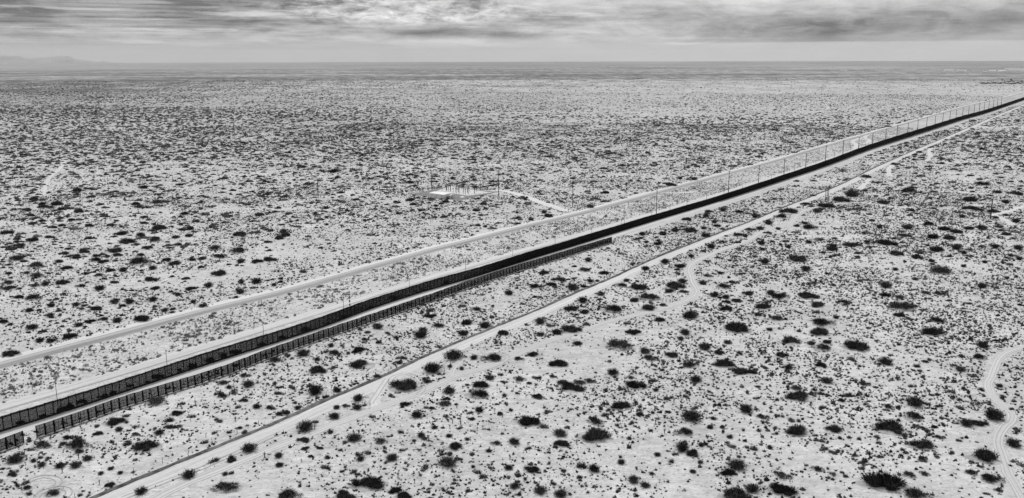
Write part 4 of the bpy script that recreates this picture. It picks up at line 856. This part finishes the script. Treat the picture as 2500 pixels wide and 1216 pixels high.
# ---- distant shrub fields (all of one kind with the 300 above)
rx = np.array([i['P'][0] for i in rest]); ry = np.array([i['P'][1] for i in rest]); rR = np.array([i['R'] for i in rest])
def f_m(x, y, r):
    z = zone(x, y); p = pxof(x, y); base = np.interp(p[:, 1] + 14 * (vn3(x, y) - .5), [192, 222, 255, 285, 330, 385, 420, 560], [.1, .3, .5, 1.9, 2.1, 1.6, 1.1, .7])
    left = np.interp(p[:, 0], [0, 700, 1100, 1600], [1.2, 1.0, .45, .32]); base = base * np.where(z == 0, left, .45) * np.where((p[:, 0] > 1000) & (p[:, 1] > 222) & (p[:, 1] < 285), .55, 1.0) * (z != 1) * (z != 2)
    return base * np.clip((vn3(x, y) * .45 + vn1(x, y) * .55 - .22) * 2.5, .12, 1.4)
mx, my = scatter(.0085, 600, 6000, 51, f_m); k = clear_of(mx, my, 1.5); mx, my = mx[k], my[k]; mr_ = np.random.default_rng(7).gamma(7, .33, len(mx)) + .6
def f_n(x, y, r):
    z = zone(x, y); q_ = pxof(x, y); p = q_[:, 0]; return np.interp(q_[:, 1], [205, 275, 300], [.6, .7, 1.0]) * np.where(z == 0, np.interp(p, [0, 700, 1400], [.6, .9, 1.0]), .75) * (z != 1) * (z != 2) * np.clip((vn1(x, y) * .5 + vn3(x, y) * .5 - .2) * 2.4, .1, 1.5)
nx, ny = scatter(.011, 420, 3400, 52, f_n); k = clear_of(nx, ny, .8); nx, ny = nx[k], ny[k]; nr = np.random.default_rng(8).gamma(7, .2, len(nx)) + .3
tag(bake('distant_shrubs', lod_m, np.r_[rx, mx], np.r_[ry, my], np.r_[rR, mr_], .95, MT['dark'], 38, al=.62, ah=1.0, ro=.45), 'dark shrubs covering the plain beyond the individually visible ones', 'shrubs', kind='stuff')
tag(bake('distant_small_shrubs', lod_s, nx, ny, nr, .95, MT['mid'], 39, al=.5, ah=.9, ro=.5), 'smaller grey shrubs speckling the plain to the horizon', 'shrubs', kind='stuff')
# dark trees at the far farm
def tree(P, h, lab, seed):
    root = empty('tree', (P[0], P[1], 0)); tag(root, lab, 'tree'); r_ = h * .5
    MB().tube((0, 0, 0), (0, 0, h * .6), h * .05, h * .03, 6).tube((0, 0, h * .35), (h * .25, 0, h * .7), h * .025, h * .015, 5).tube((0, 0, h * .4), (-h * .2, h * .1, h * .75), h * .025, h * .015, 5).build('trunk', MT['stem'], root)
    v, f = tri_foliage(seed, 500, .35, .06, 5, .8, .8); v = v * np.array([r_, r_, h * .62]); v[:, 2] += h * .35; mesh_np('crown', v, f, MT['dark'], root)
for i, (x, yb, yt, lab) in enumerate([(2447,198,193.3,'round dark tree at the far right beyond the plain'),(2468,197.5,192,'taller dark tree just right of the round one at the far farm'),(2458,199,197,'small dark tree between the two far farm trees'),(2434,173.8,171,'tiny dark tree in front of the far white warehouses')]):
    P = gp(x, yb); tree(P, solve_h(P[0], P[1], yt), lab, 400 + i)
r = np.random.default_rng(12); n_ = 260; fx = r.uniform(2395, 2560, n_); fy = np.where(r.random(n_) < .5, 203.5 + r.normal(0, .7, n_), 199 + (fx - 2460) * .01 + r.normal(0, .5, n_)); kk = (fx > 2450) | (fy > 201.5)
P = np.array([gp(a, b) for a, b in zip(fx[kk], fy[kk])]); tag(bake('far_thicket', lod_m, P[:, 0], P[:, 1], r.uniform(5, 11, len(P)), .9, MT['dark'], 43), 'dark thicket along the far farm at the right edge', 'thicket', kind='stuff')
# ---- yuccas
rr = random.Random(33)
def yucca_mesh(seed):
    r = np.random.default_rng(seed); n = 60; ph = r.uniform(0, 6.28, n); t_ = r.uniform(.0, 1.5, n); z0 = r.uniform(.3, .75, n)
    d = np.stack([np.cos(ph) * np.sin(t_), np.sin(ph) * np.sin(t_), np.cos(t_)], 1); c = np.stack([0 * ph, 0 * ph, z0], 1); s = np.stack([-np.sin(ph), np.cos(ph), 0 * ph], 1)
    T = np.stack([c - s * .035, c + s * .035, c + d * .62], 1).reshape(-1, 3); T[:, 2] = np.maximum(T[:, 2], .01); return T, np.arange(n * 3).reshape(-1, 3)
yp = []
for k_ in range(3):
    e = empty('yucca', (0, 0, 0)); mesh_np('leaves', *yucca_mesh(k_), MT['yucca'], e); MB().tube((0, 0, 0), (.04, 0, .7), .1, .08, 6).build('trunk', MT['stem'], e)
    if k_ == 1: MB().tube((0, 0, .6), (.05, .02, 1.9), .035, .05, 5).build('flower_stalk', MT['stem'], e)
    yp.append(e)
fl = [False] * 3; cnt = 0
while cnt < 90:
    px_, py_ = rr.uniform(10, 2000), rr.uniform(560, 1200); P = gp(px_, py_); z = int(zone(P[0], P[1]))
    if z in (1, 2) or (px_ > 1300 and py_ > 900 and rr.random() < .7) or blocked(P[:1], P[1:])[0] or not clear_of(P[:1], P[1:])[0]: continue
    s_ = rr.uniform(.7, 1.5); o = place(yp, fl, cnt, (P[0], P[1], 0), rr.uniform(0, 6), (s_ * .9, s_ * .9, s_))
    uniq('small dark yucca', px_, py_, z, o); tag(o, None, 'yucca', 'small dark yuccas'); cnt += 1
write_labels()
# small white litter seen as bright dots
for x, y, lab in ((2005,815,'white scrap caught in the big dark mesquite'), (1772,1047,'white scrap on the sand beside small shrubs'), (1815,1065,'white scrap on bare sand right of the other one'), (1523,1002,'white scrap at the foot of a round dark mesquite'), (2114,466,'white scrap in a dark shrub by the forked path'), (2405,728,'white scrap among dense low shrubs at the right')):
    P = gp(x, y); o = MB().box((0, 0, .25), (.45, .25, .2), .4).poly([(.3, .2, .4), (.8, .3, .3), (.6, -.2, .7)]).build('scrap', MT['white']); o.location = (P[0], P[1], 0.02 if y != 815 else 1.0); tag(o, lab, 'litter', 'white scraps')
# ------------------------------------------------------------------ haze: one even body of air
hz = MB().box((0, 26000, 424), (66000, 60000, 425)).build('haze', None) if False else None
me = bpy.data.meshes.new('haze'); b = MB().box((0, 0, 424), (70000, 70000, 426)); me.from_pydata(b.v, [], b.f); o = bpy.data.objects.new('haze', me); C.objects.link(o)
hm = bpy.data.materials.new('haze_air'); hm.use_nodes = True; t = NT(hm.node_tree)
pv = t.n('ShaderNodeVolumePrincipled', {'Color': (1, 1, 1, 1), 'Density': 0.75e-5, 'Anisotropy': .2}); t.n('ShaderNodeOutputMaterial', {1: pv.outputs[0]})
me.materials.append(hm); tag(o, 'thin pale haze over the whole plain', 'haze', kind='stuff')
